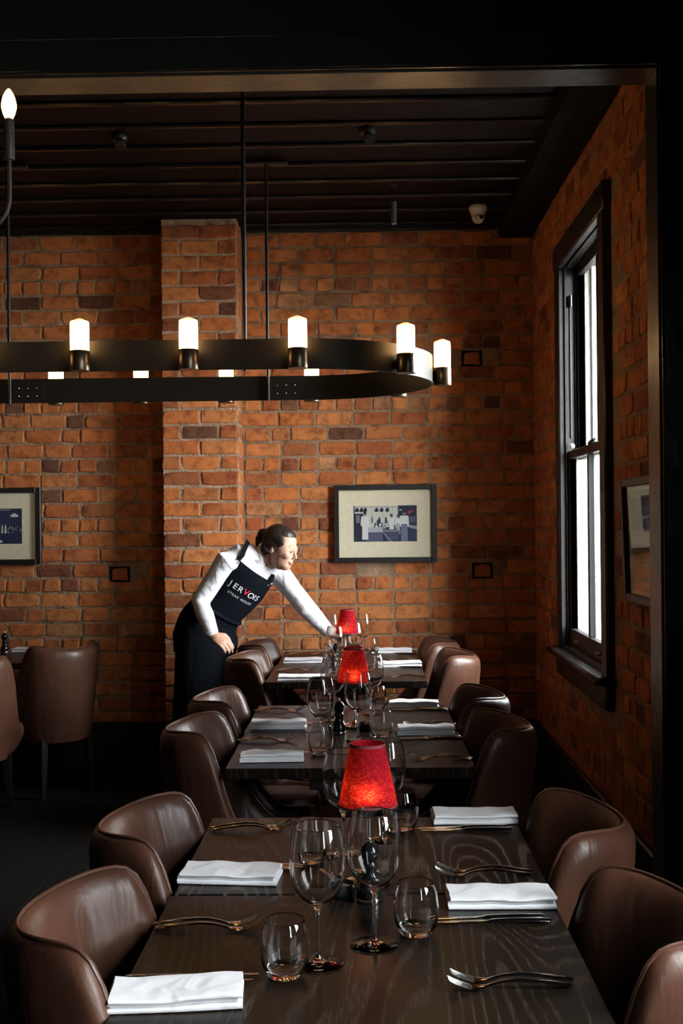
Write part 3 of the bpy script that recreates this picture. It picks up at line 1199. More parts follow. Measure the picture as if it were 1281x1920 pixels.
CH = Kind(make_chair())
left_name = 'on the left side'
ch = [
    (-.320, 1.965, 2, 'brown leather tub chair at bottom left, beside the frontmost left napkin'),
    (-.318, 2.550, -1, 'brown leather tub chair second from the front in the left row'),
    (-.375, 3.74, 0, 'third brown leather tub chair from the front in the left row'),
    (-.378, 4.36, 2, 'fourth brown leather tub chair from the front, left row, with a deep crease'),
    (-.400, 5.65, 1, 'fifth tub chair from the front in the left row, in front of the waitress'),
    (-.400, 6.27, -2, 'last tub chair of the left row, nearest the brick wall'),
    (.315, 1.95, 180, 'brown leather tub chair at bottom right, its arm cut by the frame'),
    (.304, 2.58, 178, 'second tub chair from the front in the right row, beside the grained tabletop'),
    (.268, 3.76, 181, 'third tub chair from the front in the right row, with light on its corner'),
    (.262, 4.38, 179, 'fourth tub chair from the front in the right row, just below the window'),
    (.285, 5.70, 180, 'fifth tub chair from the front in the right row, with reddish lit side'),
    (.238, 6.30, 182, 'last tub chair of the right row, half hidden against the brick wall'),
    (-2.05, 5.80, 96, 'tub chair at the left frame edge seen from behind, its legs showing'),
    (-1.80, 6.36, 140, 'tub chair with its back to us at the right end of the separate left table'),
]
for x, y_, a, lab in ch:
    CH.place((x, y_, 0), R(a), lab, 'brown leather tub chairs')

# ------------------------------------------------------------------ glasses
WP = [(0, .0), (.042, .0), (.0435, .0012), (.042, .0024), (.026, .0042), (.012, .0068), (.0062, .0115), (.0040, .020), (.0034, .040), (.0034, .075), (.0042, .090),
      (.0066, .098), (.0135, .1045), (.0265, .1135), (.0385, .128), (.0455, .147), (.0485, .170), (.0472, .194), (.0434, .219), (.0394, .2375), (.0390, .2393), (.0385, .2400), (.0380, .2393), (.0383, .2375),
      (.0422, .219), (.0461, .194), (.0474, .170), (.0444, .1475), (.0374, .1295), (.0255, .1155), (.0125, .1075), (0, .1055)]
TP = [(0, .003), (.022, .0025), (.0245, .0), (.0285, .0018), (.0345, .009), (.0395, .022), (.0422, .040), (.0420, .056), (.0395, .075), (.0343, .0925), (.0336, .0945), (.0329, .0952), (.0322, .0945), (.0328, .0925),
      (.0380, .075), (.0405, .056), (.0406, .040), (.0378, .024), (.0325, .0145), (.022, .0115), (0, .0105)]


def lathe_obj(prof, mat, n=44):
    mb = MB()
    mb.lathe(prof, n, cap=False)
    return mb


wine_me = lathe_obj(WP, 'glass').mesh('wine_glass', 'glass', True, 38)
tumb_me = lathe_obj(TP, 'glass').mesh('tumbler', 'glass', True, 38)
GZ = T + .0004
wines = [
    (-.083, 1.935, 'frontmost stemmed wine glass, standing right behind the front left tumbler'),
    (.015, 2.020, 'stemmed wine glass in front of the black pepper mill on the nearest table'),
    (-.049, 2.567, 'stemmed wine glass partly behind the left side of the nearest red lamp'),
    (.052, 2.691, 'stemmed wine glass partly behind the right side of the nearest red lamp'),
    (-.144, 3.771, 'stemmed wine glass behind the front tumbler at the left of the middle table'),
    (-.020, 3.910, 'stemmed wine glass in front of the middle red lamp, on the middle table'),
    (.033, 4.445, 'stemmed wine glass just behind the middle red lamp, on its right'),
    (-.118, 4.308, 'stemmed wine glass left of the middle lamp, behind the mill'),
    (-.141, 5.66, 'stemmed wine glass with a mill seen through it on the farthest table'),
    (-.046, 5.86, 'stemmed wine glass in front of the farthest red lamp'),
    (-.178, 6.40, 'stemmed wine glass the waitress reaches for on the farthest table'),
    (.004, 6.42, 'stemmed wine glass right behind the farthest red lamp'),
]
for i, (x, y_, lab) in enumerate(wines):
    tag(put('wine_glass', wine_me, None, (x, y_, GZ)), lab, 'wine glass', 'stemmed wine glasses').rotation_euler = (0, 0, i * .7)
tumblers = [
    (-.137, 1.886, 'stemless tumbler at the very front of the nearest table'),
    (.093, 2.077, 'stemless tumbler on the nearest table beside the right front knives'),
    (.092, 2.788, 'stemless tumbler at the back edge of the nearest table, right of the lamp'),
    (-.125, 2.516, 'stemless tumbler seen through the frontmost wine glass'),
    (-.143, 3.700, 'stemless tumbler at the front left of the middle table'),
    (.062, 3.980, 'stemless tumbler on the middle table beside the rumpled right napkin'),
    (.052, 4.584, 'stemless tumbler at the back edge of the middle table, right side'),
    (-.160, 4.478, 'stemless tumbler seen through a wine glass, back left of the middle table'),
    (-.150, 5.560, 'stemless tumbler at the front left of the farthest table'),
    (.030, 5.80, 'stemless tumbler right of the middle lamp, on the farthest table'),
    (-.185, 6.17, 'stemless tumbler behind the front left tumbler of the farthest table'),
    (.050, 6.48, 'stemless tumbler on the farthest table close to the wall, right of lamp'),
]
for i, (x, y_, lab) in enumerate(tumblers):
    tag(put('tumbler', tumb_me, None, (x, y_, GZ)), lab, 'tumbler', 'stemless glass tumblers').rotation_euler = (0, 0, i * .9)


# ------------------------------------------------------------------ table lamps, mills, salt dishes
def make_lamp():
    t = thing('table_lamp', 'x', 'lamp')
    MB().lathe([(0, 0), (.047, 0), (.049, .003), (.047, .007), (.030, .012), (.012, .017), (.0065, .024), (0, .024)], 36).build('base', 'chrome', t)
    MB().lathe([(0, .02), (.0052, .02), (.0052, .145), (0, .145)], 16).build('stem', 'chrome', t)
    MB().lathe([(0, .140), (.008, .141), (.021, .150), (.0235, .156), (.0235, .178), (.018, .181), (0, .181)], 28).build('lamp_cup', 'dark_metal', t)
    MB().ell((0, 0, .187), (.0125, .0125, .010)).build('light_source', 'led', t)
    sh = MB()
    sh.lathe([(.0625, .167), (.0565, .197), (.0495, .231), (.0428, .264), (.0362, .296)], 48, cap=False)
    so = sh.build('lamp_shade', 'shade', t, angle=80)
    MB().lathe([(.0629, .1665), (.0633, .1665), (.0627, .1705), (.0621, .1705), (.0629, .1665)], 48, cap=False).build('bottom_binding', 'shade_edge', so)
    MB().lathe([(.0374, .2905), (.0380, .2905), (.0369, .2968), (.0363, .2968), (.0374, .2905)], 48, cap=False).build('top_binding', 'shade_edge', so)
    # spider holding the shade on the cup
    sp = MB()
    for k in range(3):
        a = k * 2 * PI / 3 + .4
        sp.tube([(.018 * math.cos(a), .018 * math.sin(a), .179), (.0595 * math.cos(a), .0595 * math.sin(a), .1795)], .0012, 6)
    sp.build('shade_carrier', 'chrome', t)
    return t


LP = Kind(make_lamp())
LP.place((.007, 2.366, GZ), .3, 'nearest and largest red shaded table lamp, glowing, on a chrome base', 'red table lamps')
LP.place((-.036, 4.181, GZ), 2.2, 'middle of the three glowing red shaded table lamps', 'red table lamps')
LP.place((-.086, 6.02, GZ), 4.0, 'farthest and smallest glowing red table lamp, before the brick wall', 'red table lamps')


def make_mill():
    t = thing('pepper_mill', 'x', 'pepper mill')
    MB().lathe([(0, .010), (.0255, .010), (.0262, .022), (.0235, .034), (.0175, .046), (.0150, .054), (.0165, .061), (.0185, .067), (.0160, .074), (.0135, .078), (0, .078)], 28).build('mill_body', 'black_lacquer', t)
    MB().lathe([(0, .0), (.0255, 0), (.0265, .002), (.0265, .009), (.0255, .0105), (0, .0105)], 28).build('metal_base_ring', 'steel', t)
    MB().lathe([(0, .078), (.0120, .078), (.0185, .083), (.0212, .094), (.0205, .104), (.0150, .114), (.0075, .119), (0, .120)], 28).build('mill_head', 'black_lacquer', t)
    MB().lathe([(0, .119), (.0050, .119), (.0062, .123), (.0045, .128), (0, .129)], 16).build('top_knob', 'steel', t)
    return t


ML = Kind(make_mill())
ML.place((.008, 2.256, GZ), 0, 'black turned pepper mill in front of the nearest red lamp', 'black pepper mills')
ML.place((-.090, 4.046, GZ), 0, 'black turned pepper mill on the middle table, left of its lamp', 'black pepper mills')
ML.place((-.146, 5.93, GZ), 0, 'black turned pepper mill on the farthest table, seen through a wine glass', 'black pepper mills')
ML.place((-2.153, 6.69, GZ), 0, 'black turned pepper mill on the separate left table by the brick wall', 'black pepper mills')


def make_dish():
    t = thing('salt_dish', 'x', 'salt dish')
    MB().lathe([(0, 0), (.022, 0), (.026, .004), (.0275, .014), (.0275, .026), (.0262, .027), (.0250, .025), (.0248, .014), (0, .010)], 32, cap=False).build('bowl', 'dish', t)
    MB().lathe([(0, .0102), (.0244, .0145), (.0246, .017), (.012, .020), (0, .021)], 28, cap=False).build('salt', 'salt', t)
    MB().tube([(.006, 0, .0235), (.018, .003, .029), (.045, .006, .040), (.050, .006, .042)], [.0075, .0055, .0050, .0045], 10, True, aspect=.7).build('wooden_spoon', 'wood_spoon', t)
    return t


DS = Kind(make_dish())
DS.place((-.050, 2.288, GZ), 2.4, 'dark salt bowl with a wooden spoon on the nearest table', 'salt dishes')
DS.place((.002, 4.110, GZ), .35, 'dark salt bowl with a wooden spoon on the middle table', 'salt dishes')


# ------------------------------------------------------------------ napkins
def napkin_mesh(seed, L=.212, D=.098, h=.024, sag=.004):
    rnd = random.Random(seed)
    off = Vector((seed * 3.7, seed * 1.3, 0))
    mb = MB()
    nx = 22
    layers = ((.0, .0095, 0, 0), (.0088, .0172, -.003, .003), (.0165, h, .002, -.002))
    for z0, z1, dx, dy in layers:
        rings = []
        for i in range(nx + 1):
            u = i / nx
            x = (u - .5) * (L - abs(dx) * 2) + dx
            ring = []
            hw = D / 2 - abs(dy) * .5
            th = (z1 - z0)
            pr = [(-hw + th * .5, z0), (0, z0), (hw - th * .5, z0), (hw - th * .12, z0 + th * .15), (hw, z0 + th * .5), (hw - th * .12, z0 + th * .85), (hw - th * .5, z1),
                  (hw * .5, z1), (0, z1), (-hw * .5, z1), (-hw + th * .5, z1), (-hw + th * .12, z0 + th * .85), (-hw, z0 + th * .5), (-hw + th * .12, z0 + th * .15)]
            endp = min(u, 1 - u) * nx
            for (yy, zz) in pr:
                nz = mnoise.noise(Vector((x * 17, yy * 22, 0)) + off)
                ny = mnoise.noise(Vector((x * 9, 5.0, zz * 20)) + off)
                lift = zz / h
                z = zz * (1 + .16 * nz) + sag * lift * mnoise.noise(Vector((x * 11, 2, 0)) + off)
                z = max(z, .0003)
                ex = 0
                if endp < 1:
                    ex = .003 * mnoise.noise(Vector((yy * 40, zz * 120, seed)))
                ring.append((x + ex, yy + dy + .003 * ny, z))
            rings.append(ring)
        mb.loft(rings)
    return mb.mesh('napkin', 'napkin', True, 50)


NK = [napkin_mesh(k + 1, .212, .098, .022 + .002 * (k % 2), .005) for k in range(3)] + [napkin_mesh(9, .205, .074, .030, .009), napkin_mesh(12, .205, .074, .028, .010)]
naps = [
    (-.290, 2.405, -5, 0, 'white folded linen napkin on the left of the nearest table, farther one'),
    (-.305, 1.792, 5, 1, 'white folded linen napkin at the bottom left corner of the nearest table'),
    (.278, 2.868, 2, 2, 'white folded napkin at the back right corner of the nearest table'),
    (.268, 2.250, 0, 0, 'white folded napkin on the right of the nearest table, beside the front tumbler'),
    (-.318, 4.165, 1, 3, 'white rolled napkin on the left of the middle table, farther one'),
    (-.297, 3.600, 3, 4, 'white rolled napkin at the front left corner of the middle table'),
    (.205, 4.620, 1, 4, 'white rolled napkin at the back right of the middle table'),
    (.220, 4.035, 2, 3, 'rumpled white rolled napkin on the right of the middle table, nearer one'),
    (-.328, 6.125, 0, 1, 'white folded napkin on the left of the farthest table, farther one'),
    (-.312, 5.455, 3, 2, 'white folded napkin at the front left of the farthest table'),
    (.178, 6.575, 0, 0, 'white folded napkin at the back right of the farthest table'),
    (.200, 5.950, 3, 1, 'white folded napkin on the right of the farthest table, nearer one'),
    (-2.015, 6.760, 1, 2, 'folded napkin on the separate left table beside its pepper mill'),
]
for x, y_, a, k, lab in naps:
    tag(put('napkin', NK[k], None, (x, y_, GZ)), lab, 'napkin', 'white linen napkins').rotation_euler = (0, 0, R(a))


# ------------------------------------------------------------------ cutlery
def strip(mb, st):
    """loft of flat cross-sections: (x, y, z, half width, half thickness)"""
    rings = []
    for x, y_, z, hw, ht in st:
        rings.append([(x, y_ - hw, z), (x, y_ - hw * .55, z + ht), (x, y_ + hw * .55, z + ht), (x, y_ + hw, z), (x, y_ + hw * .55, z - ht), (x, y_ - hw * .55, z - ht)])
    mb.loft(rings)


fk = MB()
strip(fk, [(-.100, 0, .0045, .0060, .0014), (-.097, 0, .0048, .0085, .0018), (-.075, 0, .0078, .0090, .0020), (-.045, 0, .0115, .0072, .0021), (-.012, 0, .0138, .0046, .0021),
           (.012, 0, .0120, .0036, .0020), (.030, 0, .0078, .0036, .0018), (.040, 0, .0048, .0062, .0013), (.048, 0, .0035, .0104, .0010), (.060, 0, .0032, .0120, .0009), (.066, 0, .0042, .0122, .0009)])
for q in (-.0102, -.0034, .0034, .0102):
    strip(fk, [(.0655, q, .0042, .0021, .0009), (.078, q * .98, .0078, .0019, .0010), (.092, q * .95, .0135, .0017, .0010), (.104, q * .92, .0195, .0008, .0006)])
fork_me = fk.mesh('dinner_fork', 'steel', True, 50)
kn = MB()
strip(kn, [(-.112, 0, .0046, .0055, .0025), (-.109, 0, .0048, .0078, .0034), (-.07, 0, .0052, .0076, .0037), (-.02, 0, .0052, .0062, .0034), (.000, 0, .0050, .0056, .0030),
           (.006, .001, .0046, .0066, .0014), (.03, .002, .0042, .0085, .0009), (.075, .002, .0040, .0090, .0009), (.098, .003, .0040, .0072, .0008), (.112, .0065, .0040, .0020, .0005)])
knife_me = kn.mesh('table_knife', 'steel', True, 50)
# (fork position, fork angle, knife position, knife angle, who)
seats = [
    (-.297, 2.110, 0, -.300, 1.862, 2, 'front left place of the nearest table'),
    (-.280, 2.790, 4, -.250, 2.478, -4, 'back left place of the nearest table'),
    (.235, 1.845, 181, .238, 2.140, 182, 'front right place of the nearest table'),
    (.255, 2.425, 180, .250, 2.776, 181, 'back right place of the nearest table'),
    (-.340, 3.918, 5, -.300, 3.690, 1, 'front left place of the middle table'),
    (-.340, 4.535, 2, -.300, 4.250, -1, 'back left place of the middle table'),
    (.240, 3.600, 178, .235, 3.945, 183, 'front right place of the middle table'),
    (.240, 4.200, 184, .225, 4.545, 180, 'back right place of the middle table'),
    (-.345, 5.780, 4, -.320, 5.540, 1, 'front left place of the farthest table'),
    (-.340, 6.480, 5, -.310, 6.210, 0, 'back left place of the farthest table'),
    (.200, 5.500, 180, .200, 5.860, 182, 'front right place of the farthest table'),
    (.200, 6.170, 182, .195, 6.480, 179, 'back right place of the farthest table'),
]
for fx, fy, fa, kx, ky, ka, who in seats:
    a = R(fa)
    dv = Vector((-math.sin(a), math.cos(a)))
    ax = Vector((math.cos(a), math.sin(a)))
    if fa > 90:
        dv = -dv
    for k, (word, sh, back) in enumerate((('nearer', -.0128, 0), ('farther', .0128, -.007))):
        o = put('dinner_fork', fork_me, None, (fx + dv.x * sh + ax.x * back, fy + dv.y * sh + ax.y * back, GZ))
        o.rotation_euler = (0, 0, a + (.02 if k else -.02) * (-1 if fa > 90 else 1))
        tag(o, f'steel dinner fork, {word} of the pair, {who}', 'fork', 'pairs of steel forks')
    a = R(ka)
    dv = Vector((-math.sin(a), math.cos(a)))
    ax = Vector((math.cos(a), math.sin(a)))
    if ka > 90:
        dv = -dv
    for k, (word, sh, back) in enumerate((('nearer', -.0105, 0), ('farther', .0105, .008))):
        o = put('table_knife', knife_me, None, (kx + dv.x * sh + ax.x * back, ky + dv.y * sh + ax.y * back, GZ))
        o.rotation_euler = (0, 0, a + (.015 if k else -.01))
        tag(o, f'steel table knife, {word} of the pair, {who}', 'knife', 'pairs of steel knives')

# ------------------------------------------------------------------ oval chandelier
CX, CY, HL, RR = -1.12, 5.07, .87, .575
cl = thing('oval_chandelier', 'long oval black metal chandelier with frosted tube bulbs hung before the brick wall', 'chandelier', (CX, CY, 2.13))


def stadium(r, n=28):
    out = []
    for k in range(n + 1):
        a = -PI / 2 + PI * k / n
        out.append((HL + r * math.cos(a), r * math.sin(a)))
    for k in range(n + 1):
        a = PI / 2 + PI * k / n
        out.append((-HL + r * math.cos(a), r * math.sin(a)))
    return out


oa, ob = stadium(RR), stadium(RR - .010)
rg = MB()
rg.loft([[(x, y_, z) for x, y_ in p] for p, z in ((oa, 0), (oa, .122), (ob, .122), (ob, 0), (oa, 0))], cap=False)
rg.build('ring', 'dark_metal', cl, True, 30)
for sx in (-1, 1):
    for sy in (-1, 1):
        x, y_ = .654 * sx, (RR - .018) * sy
        MB().tube([(x, y_, -.004), (x, y_, CEIL - 2.13)], .0085, 10).build('rod', 'black_paint', cl)
        MB().box((x - .11, y_ - .03, CEIL - 2.13 - .028), (x + .11, y_ + .03, CEIL - 2.13 - .010), .004).build('ceiling_plate', 'black_paint', cl, False)
        bl = MB()
        bl.box((x - .03, y_ + .008 * sy - .0025 * sy, .012), (x + .17, y_ + .008 * sy + .001 * sy, .105))
        jp = bl.build('joint_plate', 'dark_metal', cl, False)
        bo = MB()
        for i in range(4):
            for j in (.035, .075):
                bo.ell((x + i * .045, y_ + .0055 * sy, j), (.0035, .002, .0035), None, 8, 4)
        bo.build('bolts', 'steel', jp)
socks = []
for sy in (-1, 1):
    for k in range(-2, 3):
        socks.append((k * .4355, (RR + .045) * sy))
for sx in (-1, 1):
    for a in (-45, 0, 45):
        socks.append((sx * (HL + (RR + .045) * math.cos(R(a))), (RR + .045) * math.sin(R(a))))
sock_me = MB().lathe([(0, 0), (.0390, 0), (.0400, .002), (.0400, .078), (.0385, .080), (0, .080)], 28).mesh('lamp_socket', 'socket', True, 40)
bulb_me = MB().lathe([(.0355, .080), (.0375, .084), (.0375, .190), (.0362, .197), (.0200, .204), (.0100, .209), (0, .211)], 24, cap=False).mesh('bulb', 'tube_bulb', True, 50)
brk_me = MB().box((-.012, 0, .02), (.012, .012, .06)).mesh('bracket', 'dark_metal', False)
for x, y_ in socks:
    so = put('lamp_socket', sock_me, cl, (x, y_, -.005))
    put('bulb', bulb_me, so)
    ang = math.atan2(y_, x - max(-HL, min(HL, x)))
    bk = put('bracket', brk_me, so, (-math.cos(ang) * .0355, -math.sin(ang) * .0355, 0))
    bk.rotation_euler = (0, 0, ang + PI / 2)

# ------------------------------------------------------------------ candle arm light, upper left
ca = thing('candle_chandelier', 'black metal candle chandelier at the upper left with one glowing candle bulb', 'chandelier', (-1.25, 2.6, 2.16))
HZ = CEIL - 2.16
MB().tube([(0, 0, -.02), (0, 0, HZ)], .008, 12).lathe([(0, -.05), (.012, -.045), (.026, -.02), (.026, .05), (.012, .07), (0, .07)], 20).build('hub', 'dark_metal', ca)
MB().lathe([(0, 0), (.05, 0), (.05, .02), (0, .025)], 24, (0, 0, HZ - .02)).build('ceiling_rose', 'dark_metal', ca)
arm_pts = [(.02, 0, .03)] + [(.345 + .09 * math.sin(R(a)), 0, .12 - .09 * math.cos(R(a))) for a in range(0, 91, 10)] + [(.435, 0, .206)]
arm_me = MB().tube(arm_pts, .0048, 10).mesh('arm', 'dark_metal')
slv_me = MB().lathe([(0, .204), (.0115, .204), (.0122, .206), (.0122, .292), (.0112, .296), (0, .296)], 24, (.435, 0, 0)).mesh('candle_sleeve', 'dark_metal')
cap_me = MB().lathe([(0, .295), (.0085, .295), (.0085, .302), (0, .302)], 20, (.435, 0, 0)).mesh('bulb_collar', 'socket')
cb_me = MB().lathe([(.0085, .300), (.0135, .311), (.0172, .325), (.0172, .335), (.0140, .350), (.0085, .362), (.0035, .369), (0, .371)], 24, (.435, 0, 0), cap=False).mesh('bulb', 'bulb')
for k in range(4):
    arm = put('arm', arm_me, ca)
    arm.rotation_euler = (0, 0, k * PI / 2)
    sv = put('candle_sleeve', slv_me, arm)
    put('bulb_collar', cap_me, arm)
    put('bulb', cb_me, arm)

# ------------------------------------------------------------------ ceiling fittings
cc = thing('security_camera', 'small white turret security camera on the ceiling above the right picture', 'camera', (.690, 6.50, CEIL))
MB().lathe([(0, -.004), (.050, -.004), (.054, -.010), (.054, -.028), (.046, -.040), (.040, -.062), (0, -.062)], 28).build('mount', 'white_plastic', cc)
MB().ell((0, -.004, -.070), (.038, .038, .038)).build('ball', 'white_plastic', cc)
MB().tube([(-.010, -.040, -.082), (-.011, -.045, -.084)], .013, 14).tube([(.013, -.038, -.078), (.014, -.043, -.080)], .010, 14).build('lens', 'black_lacquer', cc)
sp = thing('tube_spotlight', 'slim grey tube spotlight hanging from the ceiling left of the security camera', 'spotlight', (.188, 6.05, CEIL))
MB().lathe([(0, -.012), (.022, -.012), (.022, .004), (0, .004)], 20).tube([(0, 0, 0), (0, 0, -.11)], .003, 8).build('stem', 'black_paint', sp)
MB().lathe([(0, -.10), (.013, -.10), (.0145, -.103), (.0145, -.22), (.012, -.222), (0, -.215)], 20).build('tube', 'grey_plastic', sp)
for x, y_, lab in ((.04, 5.22, 'small black ceiling spotlight above the middle of the oval chandelier'), (-1.126, 5.26, 'small black ceiling spotlight toward the left, above the chandelier')):
    s2 = thing('ceiling_spotlight', lab, 'spotlight', (x, y_, CEIL), 0, 'small black ceiling spotlights')
    MB().lathe([(0, -.02), (.035, -.02), (.04, -.012), (.04, .004), (0, .004)], 24).build('mount', 'black_paint', s2)
    MB().tube([(0, 0, -.02), (.004, -.006, -.035), (.012, -.03, -.055)], [.012, .022, .026], 18).build('spot_head', 'gloss_black', s2)


# ------------------------------------------------------------------ framed pictures
INK, NAV, CRM, WHT, GRY = (.012, .014, .040), (.020, .026, .085), (.62, .58, .52), (.72, .70, .68), (.16, .17, .22)


def print_obj(parent, W, H, shapes, y0):
    """flat printed photograph: coloured shapes, u right, v up, 0..1"""
    vs, fs, cs = [], [], []
    for k, (kind, col, a) in enumerate(shapes):
        o = len(vs)
        if kind == 'r':
            pts = [(a[0], a[1]), (a[2], a[1]), (a[2], a[3]), (a[0], a[3])]
        elif kind == 'e':
            pts = [(a[0] + a[2] * math.cos(2 * PI * i / 14), a[1] + a[3] * math.sin(2 * PI * i / 14)) for i in range(14)]
        else:
            pts = a
        vs += [((u - .5) * W, y0 - .00006 * (k + 1), (v - .5) * H) for u, v in pts]
        fs.append(tuple(range(o, o + len(pts))))
        cs += [col] * len(pts)
    me = bpy.data.meshes.new('print')
    me.from_pydata(vs, [], fs)
    at = me.attributes.new('ink', 'FLOAT_COLOR', 'CORNER')
    i = 0
    for p in me.polygons:
        for li in p.loop_indices:
            at.data[li].color = (*cs[me.loops[li].vertex_index], 1)
    me.materials.append(M['print'])
    return put('print', me, parent)


def worker(x, y, s, apron=WHT):
    """a printed butcher figure: shirt, apron, head"""
    return [('p', WHT, [(x - .06 * s, y + .30 * s), (x + .06 * s, y + .30 * s), (x + .075 * s, y + .02 * s), (x + .05 * s, y), (x - .05 * s, y), (x - .075 * s, y + .05 * s)]),
            ('p', apron, [(x - .045 * s, y + .08 * s), (x + .045 * s, y + .08 * s), (x + .055 * s, y - .38 * s), (x - .05 * s, y - .38 * s)]),
            ('e', (.25, .22, .22), (x, y + .37 * s, .026 * s, .065 * s)), ('e', INK, (x, y + .41 * s, .027 * s, .045 * s))]


def butcher_print():
    s = [('r', NAV, (0, 0, 1, 1)), ('r', CRM, (.02, .40, .70, 1)), ('r', INK, (0, .0, .15, .78)), ('r', GRY, (.04, .52, .10, .74))]
    s += [('r', (.30, .30, .33), (u, .62, u + .004, 1)) for u in (.28, .45, .62)]
    s += [('r', (.25, .25, .3), (0, .955, .72, .97)), ('r', INK, (.72, .50, 1, 1)), ('p', (.45, .44, .46), [(.70, .86), (.745, .9), (.775, .86)])]
    s += [('p', INK, [(u - .035, .85), (u, .95), (u + .03, .92), (u + .035, .84), (u, .82)]) for u in (.05, .12, .18, .36, .44, .53)]
    s += [('r', GRY, (.72 + .03 * i, .52, .735 + .03 * i, .70)) for i in range(9)]
    s += [('e', (.55, .02, .05), (.885, .81, .022, .045)), ('e', (.3, .02, .06), (.92, .84, .03, .03))]
    rnd = random.Random(3)
    for i in range(18):
        u, v = rnd.uniform(.22, .68), rnd.uniform(.38, .62)
        s.append(('p', rnd.choice((GRY, WHT, NAV)), [(u - .018, v - .08), (u + .018, v - .08), (u + .012, v + .08), (u, v + .10), (u - .012, v + .06)]))
    s += [('r', (.42, .42, .46), (.20, .24, .46, .40)), ('r', (.08, .09, .16), (.20, .0, .46, .26))]
    s += [('r', (.5, .5, .52), (.45, .36, .51, .50))] + [('r', INK, (.45, .375 + .03 * i, .51, .385 + .03 * i)) for i in range(4)]
    s += worker(.18, .42, .95) + worker(.60, .45, .7) + worker(.70, .45, .65, (.4, .4, .44))
    s += [('p', (.055, .06, .12), [(.46, .30), (.73, .30), (.70, .05), (.52, .02), (.50, .05)]), ('e', (.30, .29, .33), (.595, .305, .14, .035)), ('e', (.12, .12, .18), (.595, .312, .12, .020))]
    s += worker(.80, .40, 1.05, (.15, .17, .27))
    s += [('p', (.35, .34, .36), [(.86, .46), (1, .42), (1, .33), (.86, .40)]), ('p', (.03, .035, .08), [(.86, .40), (1, .33), (1, .0), (.86, .0)])]
    s += [('p', (.4, .4, .42), [(.45, .28), (.462, .28), (.60, .0), (.585, .0)])]
    return s


def shop_print():
    s = [('r', NAV, (0, 0, 1, 1)), ('r', CRM, (.25, .955, .82, .97))]
    s += [('r', (.10, .12, .2), (.40 + .05 * i, .45, .405 + .05 * i, .97)) for i in range(11)]
    s += [('p', WHT, [(u - .07, .80), (u, .87), (u + .07, .80), (u + .05, .76), (u - .05, .76)]) for u in (.40, .88)]
    for i in range(14):
        u = .06 + .052 * i
        s.append(('p', WHT if i % 2 else CRM, [(u - .016, .30), (u + .016, .30), (u + .012, .50), (u, .56), (u - .012, .48)]))
    rnd = random.Random(8)
    for i in range(26):
        u, v = rnd.uniform(.76, 1), rnd.uniform(.30, .48)
        s.append(('p', (.35, .36, .42), [(u - .012, v - .02), (u + .012, v - .01), (u + .004, v + .03)]))
    s += [('e', WHT, (.10 + .07 * i, .07 + .03 * (i % 2), .03, .035)) for i in range(9)]
    return s


def street_print():
    return [('r', (.30, .27, .27), (0, 0, 1, 1)), ('r', (.10, .09, .10), (0, .70, 1, .92)), ('r', (.55, .50, .48), (0, .46, .6, .62)), ('r', (.06, .06, .07), (.05, .62, .5, .74)),
            ('r', (.16, .13, .12), (.1, .10, .7, .38)), ('e', (.5, .5, .5), (.75, .66, .08, .10)), ('r', (.04, .04, .05), (.6, .3, .95, .5))]


def picture(name_label, loc, rz, W, H, pw, ph, shapes, lean=0.0):
    t = thing('framed_picture', name_label, 'picture', loc, rz, 'black framed photographs')
    t.rotation_euler = (lean, 0, rz)
    fw, dp = .031, .030
    f = MB()
    for a, b in (((-W / 2, -H / 2), (-W / 2 + fw, H / 2)), ((W / 2 - fw, -H / 2), (W / 2, H / 2))):
        f.box((a[0], -dp, a[1]), (b[0], 0, b[1]), .003)
    for a, b in (((-W / 2 + fw, -H / 2), (W / 2 - fw, -H / 2 + fw)), ((-W / 2 + fw, H / 2 - fw), (W / 2 - fw, H / 2))):
        f.box((a[0], -dp, a[1]), (b[0], 0, b[1]), .003)
    f.build('frame', 'frame_black', t, False)
    MB().box((-W / 2 + fw, -.010, -H / 2 + fw), (W / 2 - fw, -.002, H / 2 - fw)).build('mount_board', 'mat_board', t, False)
    print_obj(t, pw, ph, shapes, -.0102)
    MB().box((-W / 2 + fw, -.0190, -H / 2 + fw), (W / 2 - fw, -.0175, H / 2 - fw)).build('glass', 'pane', t, False)
    return t


picture('black framed butcher shop photograph on the brick wall between waitress and window', (.143, BACK - .012, 1.502), 0, .632, .478, .390, .222, butcher_print())
picture('black framed photograph on the brick wall cut by the left frame edge', (-2.304, BACK - .012, 1.508), 0, .632, .474, .390, .219, shop_print())
picture('black framed photograph on the side wall between the window and the post', (WX - .012, 4.105, 1.432), R(-90), .632, .474, .50, .38, street_print(), R(1.9))

# ------------------------------------------------------------------ the waitress
pw = thing('person', 'person in white shirt and black apron bending over the farthest table to set a glass', 'person', (-.87, 6.27, 0))
OFF = Vector((-.87, 6.27, 0))


def loc(*p):
    return Vector(p) - OFF


